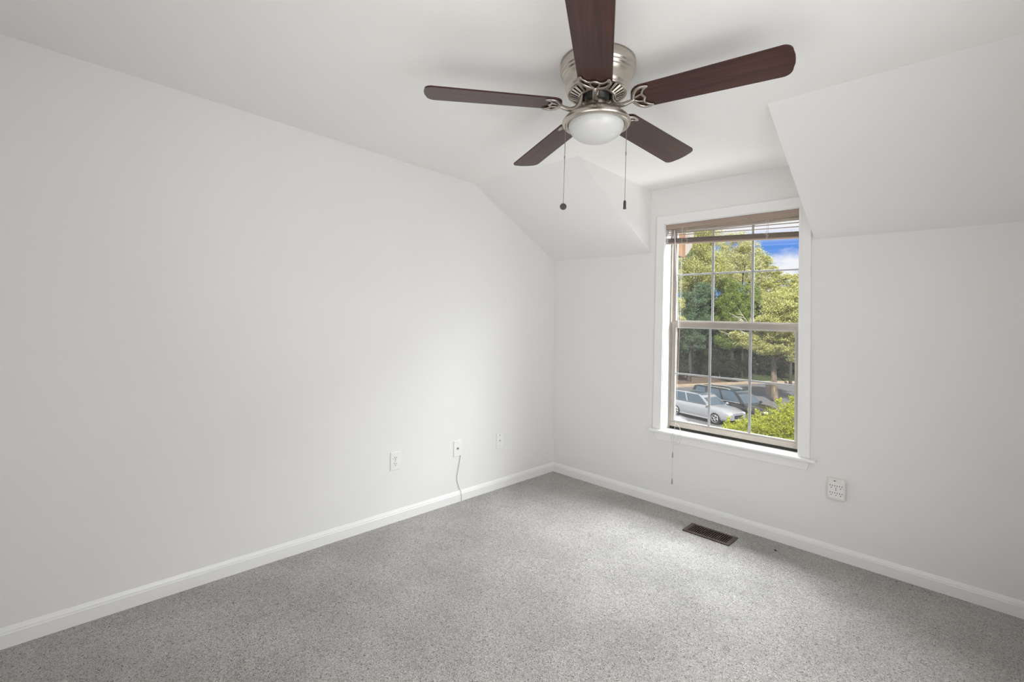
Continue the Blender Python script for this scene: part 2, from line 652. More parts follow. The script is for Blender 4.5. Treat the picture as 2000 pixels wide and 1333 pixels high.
# jamb liner boards
bm = bmesh.new()
box(bm, (OX0 - 0.002, -0.012, OZ0), (OX0 + 0.004, 0.096, OZ1))
box(bm, (OX1 - 0.004, -0.012, OZ0), (OX1 + 0.002, 0.096, OZ1))
box(bm, (OX0, -0.012, OZ1 - 0.004), (OX1, 0.096, OZ1 + 0.002))
obj('jamb', bm, M['trim'], win)
# stool with rounded nose and horns
bm = bmesh.new()
box(bm, (0.981, -0.046, OZ0 - 0.021), (2.096, 0.0, OZ0))
bevel(bm, 0.008, 3)
box(bm, (OX0, -0.001, OZ0 - 0.02), (OX1, 0.096, OZ0 - 0.0005))
obj('stool', bm, M['trim'], win)
bm = bmesh.new()
prism(bm, [(1.018, -0.016, OZ0 - 0.021), (2.058, -0.016, OZ0 - 0.021), (2.044, -0.012, 0.488), (1.036, -0.012, 0.488)], (0, 0.014, 0))
bevel(bm, 0.003, 2)
obj('apron', bm, M['trim'], win)
# almond main frame with tracks
bm = bmesh.new()
for xa, s in ((OX0, 1), (OX1, -1)):
    def bx(a, b, ya, yb):
        lo, hi = sorted((xa + s * a, xa + s * b))
        box(bm, (lo, ya, OZ0), (hi, yb, OZ1))
    bx(0, 0.008, 0.096, WT)
    bx(0.008, 0.016, 0.092, 0.097)
    bx(0.008, 0.014, 0.128, 0.134)
    bx(0.008, 0.024, 0.166, 0.178)
box(bm, (OX0, 0.096, OZ1 - 0.012), (OX1, WT, OZ1))
box(bm, (OX0, 0.130, OZ0 - 0.01), (OX1, WT + 0.01, OZ0 + 0.02))
obj('frame', bm, M['vinyl'], win)
bm = bmesh.new()
box(bm, (OX0 + 0.008, 0.1, OZ0 - 0.001), (OX1 - 0.008, 0.129, OZ0 + 0.019))
obj('gap_shadow', bm, M['gap_shade'], win)  # dark strip stands in for the shadowed gap under the lower sash


def sash(name, x0, x1, z0, z1, y0, y1, st, rb, rtp, mz, mv):
    """st stile, rb bottom rail, rtp top rail widths; mz bar height, mv bar x's"""
    bm = bmesh.new()
    box(bm, (x0, y0, z0), (x0 + st, y1, z1))
    box(bm, (x1 - st, y0, z0), (x1, y1, z1))
    box(bm, (x0 + st, y0, z0), (x1 - st, y1, z0 + rb))
    box(bm, (x0 + st, y0, z1 - rtp), (x1 - st, y1, z1))
    bevel(bm, 0.002, 1)
    s = obj(name, bm, M['vinyl'], win)
    gx0, gx1, gz0, gz1 = x0 + st, x1 - st, z0 + rb, z1 - rtp
    ym = (y0 + y1) / 2
    bm = bmesh.new()
    bw_ = 0.010
    for a, b in (((gx0, gz0), (gx0 + bw_, gz1)), ((gx1 - bw_, gz0), (gx1, gz1)), ((gx0 + bw_, gz0), (gx1 - bw_, gz0 + bw_)), ((gx0 + bw_, gz1 - bw_), (gx1 - bw_, gz1))):
        box(bm, (a[0], y0 + 0.006, a[1]), (b[0], y1 - 0.004, b[1]))
    obj('glazing_bead', bm, M['bead'], s)
    bm = bmesh.new()
    for x in mv:
        box(bm, (x - 0.009, ym - 0.003, gz0), (x + 0.009, ym + 0.004, gz1))
    box(bm, (gx0, ym - 0.0025, mz - 0.0065), (gx1, ym + 0.0035, mz + 0.0065))
    bevel(bm, 0.002, 1)
    obj('grille', bm, M['muntin'], s)
    return s, (gx0, gx1, gz0, gz1, ym)


us, ug = sash('upper_sash', 1.088, 1.990, 1.362, 2.142, 0.136, 0.164, 0.014, 0.036, 0.03, 1.768, (1.392, 1.671))
ls, lg = sash('lower_sash', 1.094, 1.984, 0.584, 1.392, 0.099, 0.127, 0.026, 0.038, 0.036, 0.993, (1.392, 1.671))
# sash front details: raised lip along the bottom rail and a lift rail
bm = bmesh.new()
box(bm, (1.10, 0.094, 0.6135), (1.975, 0.1, 0.6175))
box(bm, (1.094, 0.095, 1.380), (1.984, 0.1, 1.3925))
obj('lift_lip', bm, M['vinyl'], ls)
# panes; origin of each at its lower left corner
for s, g, mt in ((us, ug, M['pane']), (ls, lg, M['pane_fog'])):
    bm = bmesh.new()
    for yy in (0.006, -0.006):
        q = [bm.verts.new(c) for c in ((0, yy, 0), (g[1] - g[0], yy, 0), (g[1] - g[0], yy, g[3] - g[2]), (0, yy, g[3] - g[2]))]
        bm.faces.new(q)
        if mt is M['pane_fog'] and yy > 0:
            pass
    loc = wmat(s).inverted() @ Matrix.Translation((g[0], g[4], g[2]))
    # second pane of the pair is plain glass
    me_o = obj('glass_pane', bm, [mt, M['pane']], s, local=loc)
    me_o.data.polygons[1].material_index = 1
bm = bmesh.new()
q = [bm.verts.new(c) for c in ((1.09, 0.176, 0.585), (1.988, 0.176, 0.585), (1.988, 0.176, 1.37), (1.09, 0.176, 1.37))]
bm.faces.new(q)
obj('insect_screen', bm, M['screen'], win)

# ================================================================== BLIND
bl = thing('window_blind', (1.539, 0.02, 2.15), 'taupe horizontal slat blind drawn up crookedly at the top of the window', 'blind')
bm = bmesh.new()
box(bm, (1.086, 0.0, 2.109), (1.992, 0.034, 2.147))
bevel(bm, 0.002, 1)
obj('headrail', bm, M['valance'], bl)


def slat(zl, zr, mat, thick=0.0012):
    bm = bmesh.new()
    n = 5
    L_ = []
    for i in range(n + 1):
        t = i / n
        y = 0.006 + 0.025 * t
        h = 0.0022 * (1 - (2 * t - 1) ** 2)
        L_.append((y, h))
    poly = [(1.09, y, zl + h) for y, h in L_] + [(1.09, y, zl + h + thick) for y, h in L_[::-1]]
    prism(bm, poly, (0.899, 0, zr - zl))
    return obj('slat', bm, mat, bl)


random.seed(4)
ZL0, ZR0 = 2.0095, 1.9680
zl_, zr_ = ZL0, ZR0
for i in range(10):
    slat(zl_, zr_, M['blind'])
    zl_ += random.uniform(.0022, .0046)
    zr_ += random.uniform(.0022, .0050)
slat(2.066, 2.030, M['blind'])
slat(2.080, 2.058, M['blind'])
slat(2.098, 2.080, M['blind'])
bm = bmesh.new()
prism(bm, [(1.088, 0.006, ZL0 - 0.013), (1.088, 0.031, ZL0 - 0.013), (1.088, 0.031, ZL0 - 0.003), (1.088, 0.006, ZL0 - 0.003)], (0.902, 0, ZR0 - ZL0))
bevel(bm, 0.002, 1)
obj('bottom_rail', bm, M['valance'], bl)
for x in (1.25, 1.80):
    t_ = (x - 1.09) / 0.9
    zb = ZL0 + (ZR0 - ZL0) * t_
    bm = bmesh.new()
    tube(bm, [(x, 0.004, 2.11), (x, 0.003, 2.05), (x, 0.004, zb - 0.012)], 0.0010, 6)
    tube(bm, [(x, 0.033, 2.11), (x, 0.034, 2.05), (x, 0.033, zb - 0.012)], 0.0010, 6)
    # slack ladder string bunched in front of the stack
    tube(bm, spline([(x - 0.004, 0.003, zb + 0.04), (x + 0.012, 0.001, zb + 0.03), (x - 0.012, 0.0, zb + 0.02), (x + 0.012, 0.0, zb + 0.012), (x - 0.006, 0.002, zb)], 5), 0.0010, 5)
    obj('ladder_cord', bm, M['cord'], bl)
bm = bmesh.new()
box(bm, (1.083, -0.004, 2.076), (1.097, 0.02, 2.107))
box(bm, (1.083, -0.006, 2.060), (1.092, 0.01, 2.080))
bevel(bm, 0.003, 2)
obj('end_bracket', bm, M['clear'], bl)
bm = bmesh.new()
tube(bm, [(1.160, -0.012, 2.098), (1.1605, -0.014, 2.08), (1.1700, -0.016, 1.95), (1.2055, -0.018, 1.347)], [0.0028, 0.0034, 0.0034, 0.0036], 6)
obj('tilt_wand', bm, M['wand'], bl)
bm = bmesh.new()
cp = spline([(1.216, -0.008, 2.11), (1.218, -0.012, 2.05), (1.219, -0.02, 1.50), (1.212, -0.040, 0.75), (1.207, -0.058, 0.58), (1.199, -0.062, 0.43)], 8)
tube(bm, cp, 0.0013, 6)
tube(bm, spline([(1.199, -0.062, 0.43), (1.1985, -0.0625, 0.33), (1.198, -0.0625, 0.235)], 4), 0.0013, 6)
# slack loops lying over the sill
lp = [(1.207, -0.057, 0.585), (1.192, -0.062, 0.555), (1.186, -0.064, 0.52), (1.2, -0.066, 0.492), (1.232, -0.066, 0.487), (1.252, -0.064, 0.505),
      (1.258, -0.06, 0.54), (1.250, -0.045, 0.575), (1.240, -0.035, 0.60), (1.232, -0.04, 0.625), (1.214, -0.05, 0.64), (1.208, -0.055, 0.62)]
tube(bm, spline(lp, 6), 0.0012, 6)
lp2 = [(1.209, -0.056, 0.60), (1.196, -0.062, 0.56), (1.188, -0.064, 0.535), (1.199, -0.066, 0.512), (1.228, -0.066, 0.512), (1.246, -0.05, 0.575), (1.236, -0.04, 0.62), (1.222, -0.045, 0.63)]
tube(bm, spline(lp2, 6), 0.0012, 6)
obj('lift_cord', bm, M['cord'], bl)
for zc, xc in ((0.411, 1.199), (0.218, 1.198)):
    bm = bmesh.new()
    lathe(bm, [(0.0015, 0.02), (0.0035, 0.016), (0.0055, -0.006), (0.006, -0.018), (0.0045, -0.022), (0, -0.022)], (xc, -0.0625, zc), 14)
    obj('tassel', bm, M['tassel'], bl)

# ================================================================== CEILING FAN
FC = (1.6556, -1.8285)
fan = thing('ceiling_fan', (FC[0], FC[1], H), 'five-bladed dark wood and brushed nickel hugger ceiling fan with a white light bowl', 'ceiling fan')
bm = bmesh.new()
lathe(bm, [(0.0, 0.0), (0.150, 0.0), (0.1555, -0.003), (0.1555, -0.040), (0.153, -0.046), (0.1495, -0.049), (0.1495, -0.054), (0.1475, -0.059), (0.1435, -0.062),
           (0.1430, -0.067), (0.141, -0.072), (0.137, -0.079), (0.1335, -0.092), (0.1305, -0.110), (0.128, -0.118), (0.1245, -0.124), (0.1235, -0.129), (0.1225, -0.133),
           (0.119, -0.1345), (0.1165, -0.133), (0.1155, -0.128), (0.1155, -0.118), (0.06, -0.112), (0.0, -0.112)], (FC[0], FC[1], H), 72)
obj('motor_housing', bm, M['nickel'], fan)
# vented lower ring: dark gap with radial ribs
bm = bmesh.new()
lathe(bm, [(0.1155, -0.1275), (0.110, -0.1295), (0.108, -0.128)], (FC[0], FC[1], H), 72)
lathe(bm, [(0.078, -0.145), (0.073, -0.148), (0.066, -0.148), (0.064, -0.142), (0.064, -0.125)], (FC[0], FC[1], H), 72)
nr = 30
for i in range(nr):
    a = 2 * PI * i / nr
    ca, sa = math.cos(a), math.sin(a)
    pts = []
    for (r_, z_, w_) in ((0.074, -0.1475, 0.0042), (0.111, -0.1300, 0.0068)):
        for sg in (-1, 1):
            pts.append((r_, z_, sg * w_))
    P_ = [(FC[0] + r_ * ca - t_ * sa, FC[1] + r_ * sa + t_ * ca, H + z_) for r_, z_, t_ in pts]
    top = [(x, y, z + 0.006) for x, y, z in P_]
    hexa(bm, [P_[0], P_[2], P_[3], P_[1], top[0], top[2], top[3], top[1]])
obj('vent_ring', bm, M['nickel'], fan)
bm = bmesh.new()
lathe(bm, [(0.115, -0.119), (0.065, -0.128), (0.05, -0.128), (0.05, -0.16), (0.047, -0.166), (0.0, -0.166)], (FC[0], FC[1], H), 48)
for i in range(10):
    a = 2 * PI * (i + 0.3) / 10
    sphere(bm, (FC[0] + 0.051 * math.cos(a), FC[1] + 0.051 * math.sin(a), H - 0.137), 0.005, 8, 6)
obj('motor_core', bm, M['black'], fan)
bm = bmesh.new()
lathe(bm, [(0, -0.160), (0.044, -0.160), (0.0465, -0.163), (0.0465, -0.190), (0.048, -0.194), (0.0, -0.194)], (FC[0], FC[1], H), 48)
sc_ = obj('switch_cup', bm, M['nickel'], fan)
bm = bmesh.new()
an_ = math.atan2(-3.4257 - FC[1], 2.7493 - FC[0])
hx, hy = FC[0] + 0.0462 * math.cos(an_), FC[1] + 0.0462 * math.sin(an_)
box(bm, (hx - 0.003, hy - 0.003, H - 0.183), (hx + 0.003, hy + 0.003, H - 0.173))
obj('slide_switch', bm, M['slot'], sc_)
# light kit pan and opal bowl
bm = bmesh.new()
lathe(bm, [(0.045, -0.193), (0.060, -0.1985), (0.085, -0.207), (0.101, -0.216), (0.118, -0.2275), (0.130, -0.238), (0.1375, -0.247), (0.1412, -0.2545), (0.1402, -0.2615), (0.1355, -0.2665),
           (0.1275, -0.2685), (0.1205, -0.2675), (0.1175, -0.2655), (0.1155, -0.261), (0.113, -0.256)], (FC[0], FC[1], H), 72)
lk = obj('light_kit', bm, M['nickel'], fan)
bm = bmesh.new()
prof = [(0.1140 * math.cos(t), -0.2655 - 0.071 * math.sin(t)) for t in np.linspace(0, PI / 2, 16)]
prof[-1] = (0, prof[-1][1])
lathe(bm, [(0.1140, -0.258)] + prof, (FC[0], FC[1], H), 64)
obj('glass_bowl', bm, M['opal'], lk)

# blades
BE, TH0, TX, TY, Z0B = -0.188, 4.0107, 0.0405, -0.0371, 2.2507


def blade_frame(k):
    an = TH0 + k * 2 * PI / 5

    def P(r, w):
        x = r * math.cos(an) - w * math.cos(BE) * math.sin(an)
        y = r * math.sin(an) + w * math.cos(BE) * math.cos(an)
        return Vector((FC[0] + x, FC[1] + y, Z0B + w * math.sin(BE) + TX * x + TY * y))
    o = P(0, 0)
    ax = (P(1, 0) - o).normalized()
    ay = (P(0, 1) - o).normalized()
    az = ax.cross(ay).normalized()
    ay = az.cross(ax)
    m = Matrix((ax, ay, az)).transposed().to_4x4()
    m.translation = o
    return m


def blade_outline():
    R_ = 0.711
    out = []
    w0, w1 = 0.0655, 0.0762

    def hw(u):
        return w0 + (w1 - w0) * (u - 0.2) / 0.5
    # lower side from root to tip, rounded corners, then back
    side = [(0.1475, 0.0), (0.149, 0.02), (0.1535, 0.037), (0.162, 0.051), (0.175, 0.061), (0.19, 0.0655)]
    for u in np.linspace(0.22, 0.672, 8):
        side.append((u, hw(u)))
    for t in np.linspace(0.15, PI / 2, 7):
        side.append((R_ - 0.034 - 0.006 + 0.034 * math.sin(t), hw(0.69) - 0.034 + 0.034 * math.cos(t)))
    side.append((R_ - 0.001, 0.02))
    side.append((R_, 0.0))
    return side + [(u, -v) for u, v in side[-2:0:-1]]


OUT = blade_outline()


def blade_mesh():
    bm = bmesh.new()
    prism(bm, [(u, v, 0.0) for u, v in OUT], (0, 0, 0.0065))
    bevel(bm, 0.0012, 2, 0.9)
    return bm


def iron_mesh():
    bm = bmesh.new()
    z = -0.004
    outer = spline([(0.224, -0.0545, z), (0.208, -0.0585, z), (0.188, -0.056, z), (0.170, -0.043, z), (0.158, -0.022, z), (0.153, 0, z),
                    (0.158, 0.022, z), (0.170, 0.043, z), (0.188, 0.056, z), (0.208, 0.0585, z), (0.224, 0.0545, z)], 6)
    n = len(outer)
    tube(bm, outer, [0.0026 + 0.0056 * math.sin(PI * i / (n - 1)) ** 0.6 for i in range(n)], 10, 0.75)
    inner = spline([(0.224, -0.0535, z), (0.207, -0.046, z), (0.196, -0.034, z), (0.192, -0.022, z), (0.195, -0.010, z), (0.199, 0, z),
                    (0.195, 0.010, z), (0.192, 0.022, z), (0.196, 0.034, z), (0.207, 0.046, z), (0.224, 0.0535, z)], 6)
    n = len(inner)
    tube(bm, inner, [0.0026 + 0.0036 * math.sin(PI * i / (n - 1)) ** 0.6 for i in range(n)], 10, 0.75)
    # filled horns
    for s in (-1, 1):
        tube(bm, [(0.224, 0.054 * s, z), (0.212, 0.0525 * s, z), (0.200, 0.0505 * s, z)], [0.0025, 0.006, 0.0075], 10, 0.55)
        tube(bm, spline([(0.156, 0.004 * s, z), (0.170, 0.014 * s, z - 0.001), (0.193, 0.022 * s, z)], 5), 0.0044, 8, 0.8)
    # boss where the arm meets the plate
    sphere(bm, (0.154, 0, z - 0.002), 0.0085, 12, 8, 0.9)
    # swan-neck arm back to the motor
    arm = spline([(0.066, 0, 0.052), (0.067, 0, 0.030), (0.074, 0, 0.008), (0.090, 0, -0.010), (0.112, 0, -0.016), (0.135, 0, -0.012), (0.154, 0, -0.006)], 6)
    n = len(arm)
    tube(bm, arm, [0.0082 + 0.0022 * math.sin(PI * i / (n - 1)) for i in range(n)], 12, 0.9, (0, 1, 0))
    return bm


blade_me = iron_me = None
for k in range(5):
    loc = wmat(fan).inverted() @ blade_frame(k)
    b = obj('blade', blade_mesh(), M['wood'], fan, local=loc)
    obj('blade_iron', iron_mesh(), M['nickel_dark'], b, local=Matrix())

# pull chains, hung from the light kit rim either side as seen from the doorway
RV = Vector((0.7204, 0.6935, 0))
for s, ztop, zc, kind in ((-1, 2.172, 1.829, 'disc'), (1, 2.172, 1.845, 'bell')):
    px, py = FC[0] + RV.x * 0.1268 * s, FC[1] + RV.y * 0.1268 * s
    bm = bmesh.new()
    zj = 2.035 if kind == 'disc' else 2.06
    zlow = zc + 0.013
    # short eyelet, bead chain, connector, then cord or bead chain
    sphere(bm, (px, py, ztop + 0.002), 0.0045, 8, 6)
    z = ztop
    tube(bm, [(px, py, ztop), (px, py, zlow)], 0.0010 if kind == 'bell' else 0.0013, 6)
    lo_b = zj if kind == 'disc' else zlow
    while z > lo_b:
        sphere(bm, (px, py, z), 0.0019, 6, 4)
        z -= 0.0048
    lathe(bm, [(0, 0.008), (0.0026, 0.006), (0.0026, -0.006), (0, -0.008)], (px, py, zj), 8)
    ch = obj('pull_chain', bm, M['chain'], fan)
    bm = bmesh.new()
    if kind == 'disc':
        # flat round medallion facing the room
        seg = 28
        nrm = Vector((0.6946, -0.7179, 0)).normalized()
        a_ = Vector((0.7204, 0.6935, 0))
        ring = [Vector((px, py, zc)) + a_ * 0.0138 * math.cos(2 * PI * i / seg) + Vector((0, 0, 1)) * 0.0138 * math.sin(2 * PI * i / seg) - nrm * 0.003 for i in range(seg)]
        prism(bm, ring, nrm * 0.006)
        bevel(bm, 0.0015, 2, 0.8)
    else:
        lathe(bm, [(0, 0.019), (0.004, 0.018), (0.0058, 0.012), (0.0058, -0.010), (0.0066, -0.012), (0.0066, -0.017), (0, -0.018)], (px, py, zc), 16)
    obj('chain_fob', bm, M['fob'], ch)

# ================================================================== WALL PLATES ON THE LEFT WALL
def plate(name, yc, zc, label, group, w=0.073, h=0.118):
    o = bpy.data.objects.new(name, None)
    o.empty_display_size = 0.05
    COL.objects.link(o)
    # local: x = along wall (world +y), y = up, z = out into the room
    out_v = Vector((1, 0, 0.0354)).normalized()
    al = Vector((0, 1, 0))
    upv = out_v.cross(al).normalized()
    if upv.z < 0:
        upv = -upv
    m = Matrix((al, upv, out_v)).transposed().to_4x4()
    m.translation = Vector((lwx(zc), yc, zc))
    o.matrix_basis = m
    tag(o, label, 'wall plate', group)
    bm = bmesh.new()
    box(bm, (-w / 2, -h / 2, 0), (w / 2, h / 2, 0.0055))
    bevel(bm, 0.003, 2)
    obj('cover_plate', bm, M['plate'], o, local=Matrix())
    return o


def disc(bm, cx, cy, r, z0, z1, seg=18, sx=1.0):
    prism(bm, [(cx + sx * r * math.cos(2 * PI * i / seg), cy + r * math.sin(2 * PI * i / seg), z0) for i in range(seg)], (0, 0, z1 - z0))


o1 = plate('power_outlet', -1.673, 0.397, 'white duplex power outlet plate, the one nearest the camera on the left wall', 'left wall plates')
for s in (1, -1):
    bm = bmesh.new()
    seg = 28
    pts = []
    for i in range(seg):
        a = 2 * PI * i / seg
        pts.append((0.0172 * math.cos(a), max(-0.0142, min(0.0142, 0.0172 * math.sin(a))) + s * 0.0195, 0.005))
    prism(bm, pts, (0, 0, 0.0022))
    r_ = obj('receptacle', bm, M['plate'], o1, local=Matrix())
    bm = bmesh.new()
    box(bm, (-0.0078, s * 0.0195 - 0.001, 0.0068), (-0.0052, s * 0.0195 + 0.008, 0.0076))
    box(bm, (0.0052, s * 0.0195 + 0.0, 0.0068), (0.0078, s * 0.0195 + 0.0075, 0.0076))
    disc(bm, 0, s * 0.0195 - 0.0072, 0.0028, 0.0068, 0.0076, 12)
    obj('slot', bm, M['slot'], r_, local=Matrix())
bm = bmesh.new()
disc(bm, 0, 0, 0.0032, 0.005, 0.0068, 14)
obj('screw', bm, M['screw'], o1, local=Matrix())

o2 = plate('cable_plate', -1.141, 0.392, 'white coaxial cable wall plate with one dark socket and a thin wire dropping below', 'left wall plates')
bm = bmesh.new()
disc(bm, 0, 0, 0.0085, 0.005, 0.0075, 20)
disc(bm, 0.0, 0.0, 0.0052, 0.0075, 0.013, 6)
j_ = obj('coaxial_jack', bm, M['screw'], o2, local=Matrix())
bm = bmesh.new()
disc(bm, 0, 0, 0.0036, 0.0128, 0.0134, 12)
obj('socket_hole', bm, M['slot'], j_, local=Matrix())
for s in (1, -1):
    bm = bmesh.new()
    disc(bm, 0, s * 0.042, 0.003, 0.005, 0.0064, 12)
    obj('screw', bm, M['plate'], o2, local=Matrix())

o3 = plate('telephone_plate', -0.699, 0.381, 'white telephone wall plate, the one nearest the room corner', 'left wall plates')
bm = bmesh.new()
box(bm, (-0.0085, -0.0085, 0.005), (0.0085, 0.0085, 0.0075))
bevel(bm, 0.001, 1)
j_ = obj('telephone_jack', bm, M['plate'], o3, local=Matrix())
bm = bmesh.new()
box(bm, (-0.0058, -0.0055, 0.0074), (0.0058, 0.0045, 0.0079))
obj('socket_hole', bm, pmat('jack_shadow_grey', (0.30, 0.29, 0.28), 0.6), j_, local=Matrix())
for s, m_ in ((1, M['slot']), (-1, M['screw'])):
    bm = bmesh.new()
    disc(bm, 0, s * 0.042, 0.0034, 0.005, 0.0064, 12)
    obj('screw', bm, m_, o3, local=Matrix())

# thin wire from the cable plate to the floor
bm = bmesh.new()
wp = [(lwx(.34) + 0.004, -1.113, 0.338), (lwx(.3) + 0.0045, -1.119, 0.30), (lwx(.24) + 0.0045, -1.131, 0.244), (lwx(.17) + 0.0045, -1.144, 0.175), (lwx(.12) + 0.005, -1.13, 0.12),
      (lwx(.08) + 0.007, -1.114, 0.084), (lwx(.07) + 0.0125, -1.110, 0.072), (lwx(.05) + 0.0165, -1.107, 0.05), (lwx(.02) + 0.0165, -1.104, 0.003)]
tube(bm, spline(wp, 5), 0.0018, 6)
tag(obj('loose_wire', bm, M['wire']), 'thin grey wire hanging from the coaxial wall plate down over the baseboard', 'wire')

# ================================================================== SIX-WAY POWER TAP ON THE WINDOW WALL
tx, tz = 2.1985, 0.4155
tap = thing('power_tap', (tx, 0.0, tz), 'off-white six-socket plug-in power tap on the wall right of the window', 'power adapter')
bm = bmesh.new()
prism(bm, [(tx + x, 0, tz + z) for x, z in ((-0.045, -0.055), (-0.036, -0.0625), (0.036, -0.0625), (0.045, -0.055), (0.0475, 0.0), (0.045, 0.055), (0.036, 0.0625), (-0.036, 0.0625), (-0.045, 0.055), (-0.0475, 0.0))], (0, -0.030, 0))
bevel(bm, 0.008, 3, 0.9)
tb = obj('body', bm, M['tap'], tap)
bm = bmesh.new()
prism(bm, [(tx + x, -0.029, tz + z) for x, z in ((-0.036, -0.050), (0.033, -0.050), (0.036, -0.046), (0.036, 0.032), (0.024, 0.036), (0.022, 0.044), (-0.022, 0.044), (-0.024, 0.036), (-0.036, 0.032))], (0, -0.0028, 0))
bevel(bm, 0.001, 1)
fp = obj('face_panel', bm, M['plate'], tap)
for cz in (0.020, -0.022):
    for cx in (-0.0235, 0.0, 0.0235):
        bm = bmesh.new()
        for dx, hh in ((-0.0058, 0.0048), (0.0058, 0.0040)):
            box(bm, (tx + cx + dx - 0.0013, -0.0325, tz + cz - hh + 0.003), (tx + cx + dx + 0.0013, -0.0316, tz + cz + hh + 0.003))
        zc2 = tz + cz - 0.010
        prism(bm, [(tx + cx + 0.0027 * math.cos(2 * PI * i / 12), -0.0316, zc2 + 0.0025 * math.sin(2 * PI * i / 12)) for i in range(12)], (0, -0.0009, 0))
        obj('socket', bm, M['slot'], fp)
bm = bmesh.new()
prism(bm, [(tx + 0.0030 * math.cos(2 * PI * i / 12), -0.0316, tz - 0.001 + 0.0026 * math.sin(2 * PI * i / 12)) for i in range(12)], (0, -0.0009, 0))
obj('screw', bm, M['slot'], fp)
bm = bmesh.new()
prism(bm, [(tx + x - 0.006, -0.0300, tz + 0.0505 + z) for x, z in ((-0.007, 0.002), (-0.002, -0.0035), (0.007, 0.0005), (0.006, 0.003), (0.0, 0.0015), (-0.003, 0.004))], (0, -0.0006, 0))
obj('logo_mark', bm, pmat('dark_logo', (0.06, 0.06, 0.055), 0.5), tap)

# ================================================================== FLOOR REGISTER
rx0, rx1, ry0, ry1 = 1.394, 1.694, -0.321, -0.162
reg = thing('floor_register', ((rx0 + rx1) / 2, (ry0 + ry1) / 2, 0.0), 'brown metal slatted heating register set in the carpet below the window', 'floor vent')
bm = bmesh.new()
bo = 0.021
zt = 0.0075
box(bm, (rx0, ry0, 0), (rx0 + bo + 0.006, ry1, zt))
box(bm, (rx1 - bo - 0.006, ry0, 0), (rx1, ry1, zt))
box(bm, (rx0 + bo, ry0, 0), (rx1 - bo, ry0 + bo, zt))
box(bm, (rx0 + bo, ry1 - bo, 0), (rx1 - bo, ry1, zt))
bevel(bm, 0.002, 2)
obj('frame', bm, M['register'], reg)
bm = bmesh.new()
box(bm, (rx0 + bo, ry0 + bo - 0.001, 0.0), (rx1 - bo, ry1 - bo + 0.001, 0.0012))
obj('duct_opening', bm, M['register_dark'], reg)
ns = 19
for i in range(ns):
    x = rx0 + bo + 0.006 + (rx1 - rx0 - 2 * bo - 0.012) * (i + 0.5) / ns
    bm = bmesh.new()
    box(bm, (x - 0.0024, ry0 + bo - 0.001, 0.0012), (x + 0.0016, ry1 - bo + 0.001, zt - 0.0008))
    obj('louver', bm, M['register'], reg)

# a dark speck of lint on the carpet
bm = bmesh.new()
random.seed(8)
for i in range(5):
    sphere(bm, (1.909 + random.uniform(-.005, .005), -0.158 + random.uniform(-.004, .004), 0.003), random.uniform(.0025, .0045), 7, 5)
tag(obj('lint_clump', bm, M['lint']), 'tiny dark clump of lint on the carpet near the baseboard, right of the register', 'lint')
#OUTSIDE#
# ================================================================== OUTSIDE
rng = np.random.default_rng(11)


def leaf_mat(name, cols, trans=0.35, spec=0.3):
    m = bpy.data.materials.new(name)
    m.use_nodes = True
    t = m.node_tree
    t.nodes.clear()
    L = t.links.new
    out = t.nodes.new('ShaderNodeOutputMaterial')
    geo = t.nodes.new('ShaderNodeNewGeometry')
    rp = t.nodes.new('ShaderNodeValToRGB')
    els = rp.color_ramp.elements
    els[0].color = (*cols[0], 1)
    els[1].color = (*cols[-1], 1)
    for i, c in enumerate(cols[1:-1]):
        els.new((i + 1) / (len(cols) - 1)).color = (*c, 1)
    L(geo.outputs['Random Per Island'], rp.inputs[0])
    df = t.nodes.new('ShaderNodeBsdfDiffuse')
    tl = t.nodes.new('ShaderNodeBsdfTranslucent')
    L(rp.outputs[0], df.inputs[0])
    L(rp.outputs[0], tl.inputs[0])
    mix = t.nodes.new('ShaderNodeMixShader')
    mix.inputs[0].default_value = trans
    L(df.outputs[0], mix.inputs[1])
    L(tl.outputs[0], mix.inputs[2])
    L(mix.outputs[0], out.inputs[0])
    return m


M['leaf_lime'] = leaf_mat('yellow_green_leaves', [(0.46, 0.46, 0.16), (0.60, 0.58, 0.24), (0.34, 0.37, 0.12), (0.72, 0.70, 0.36), (0.24, 0.28, 0.10)])
M['leaf_pale'] = leaf_mat('pale_green_leaves', [(0.52, 0.52, 0.24), (0.66, 0.64, 0.38), (0.42, 0.43, 0.17), (0.74, 0.72, 0.5)])
M['leaf_green'] = leaf_mat('green_leaves', [(0.16, 0.23, 0.08), (0.26, 0.34, 0.11), (0.38, 0.42, 0.13), (0.12, 0.19, 0.08)])
M['leaf_blue'] = leaf_mat('blue_green_needles', [(0.10, 0.17, 0.115), (0.17, 0.26, 0.16), (0.07, 0.125, 0.09), (0.34, 0.40, 0.20)])
M['leaf_shaded'] = leaf_mat('shaded_understory_leaves', [(0.040, 0.044, 0.034), (0.062, 0.066, 0.046), (0.03, 0.032, 0.026), (0.10, 0.105, 0.07)], 0.2)  # canopy shade is put into these dark leaf colours
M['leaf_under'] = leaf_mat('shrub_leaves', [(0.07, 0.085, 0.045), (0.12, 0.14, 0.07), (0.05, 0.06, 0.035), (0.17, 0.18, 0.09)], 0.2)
M['leaf_bush'] = leaf_mat('bright_lime_leaves', [(0.46, 0.50, 0.04), (0.60, 0.63, 0.07), (0.34, 0.42, 0.035), (0.68, 0.68, 0.13), (0.22, 0.29, 0.03)], 0.4)
M['bark'] = noise_mat('grey_brown_bark', (0.10, 0.075, 0.055), (0.27, 0.215, 0.165), 7, 0.9, stretch=(1, 1, 0.25))
M['bark_pale'] = noise_mat('pale_dead_bark', (0.36, 0.32, 0.28), (0.52, 0.48, 0.42), 7, 0.9)
M['bark_dark'] = noise_mat('dark_bark', (0.035, 0.03, 0.026), (0.075, 0.065, 0.055), 7, 0.9, stretch=(1, 1, 0.25))
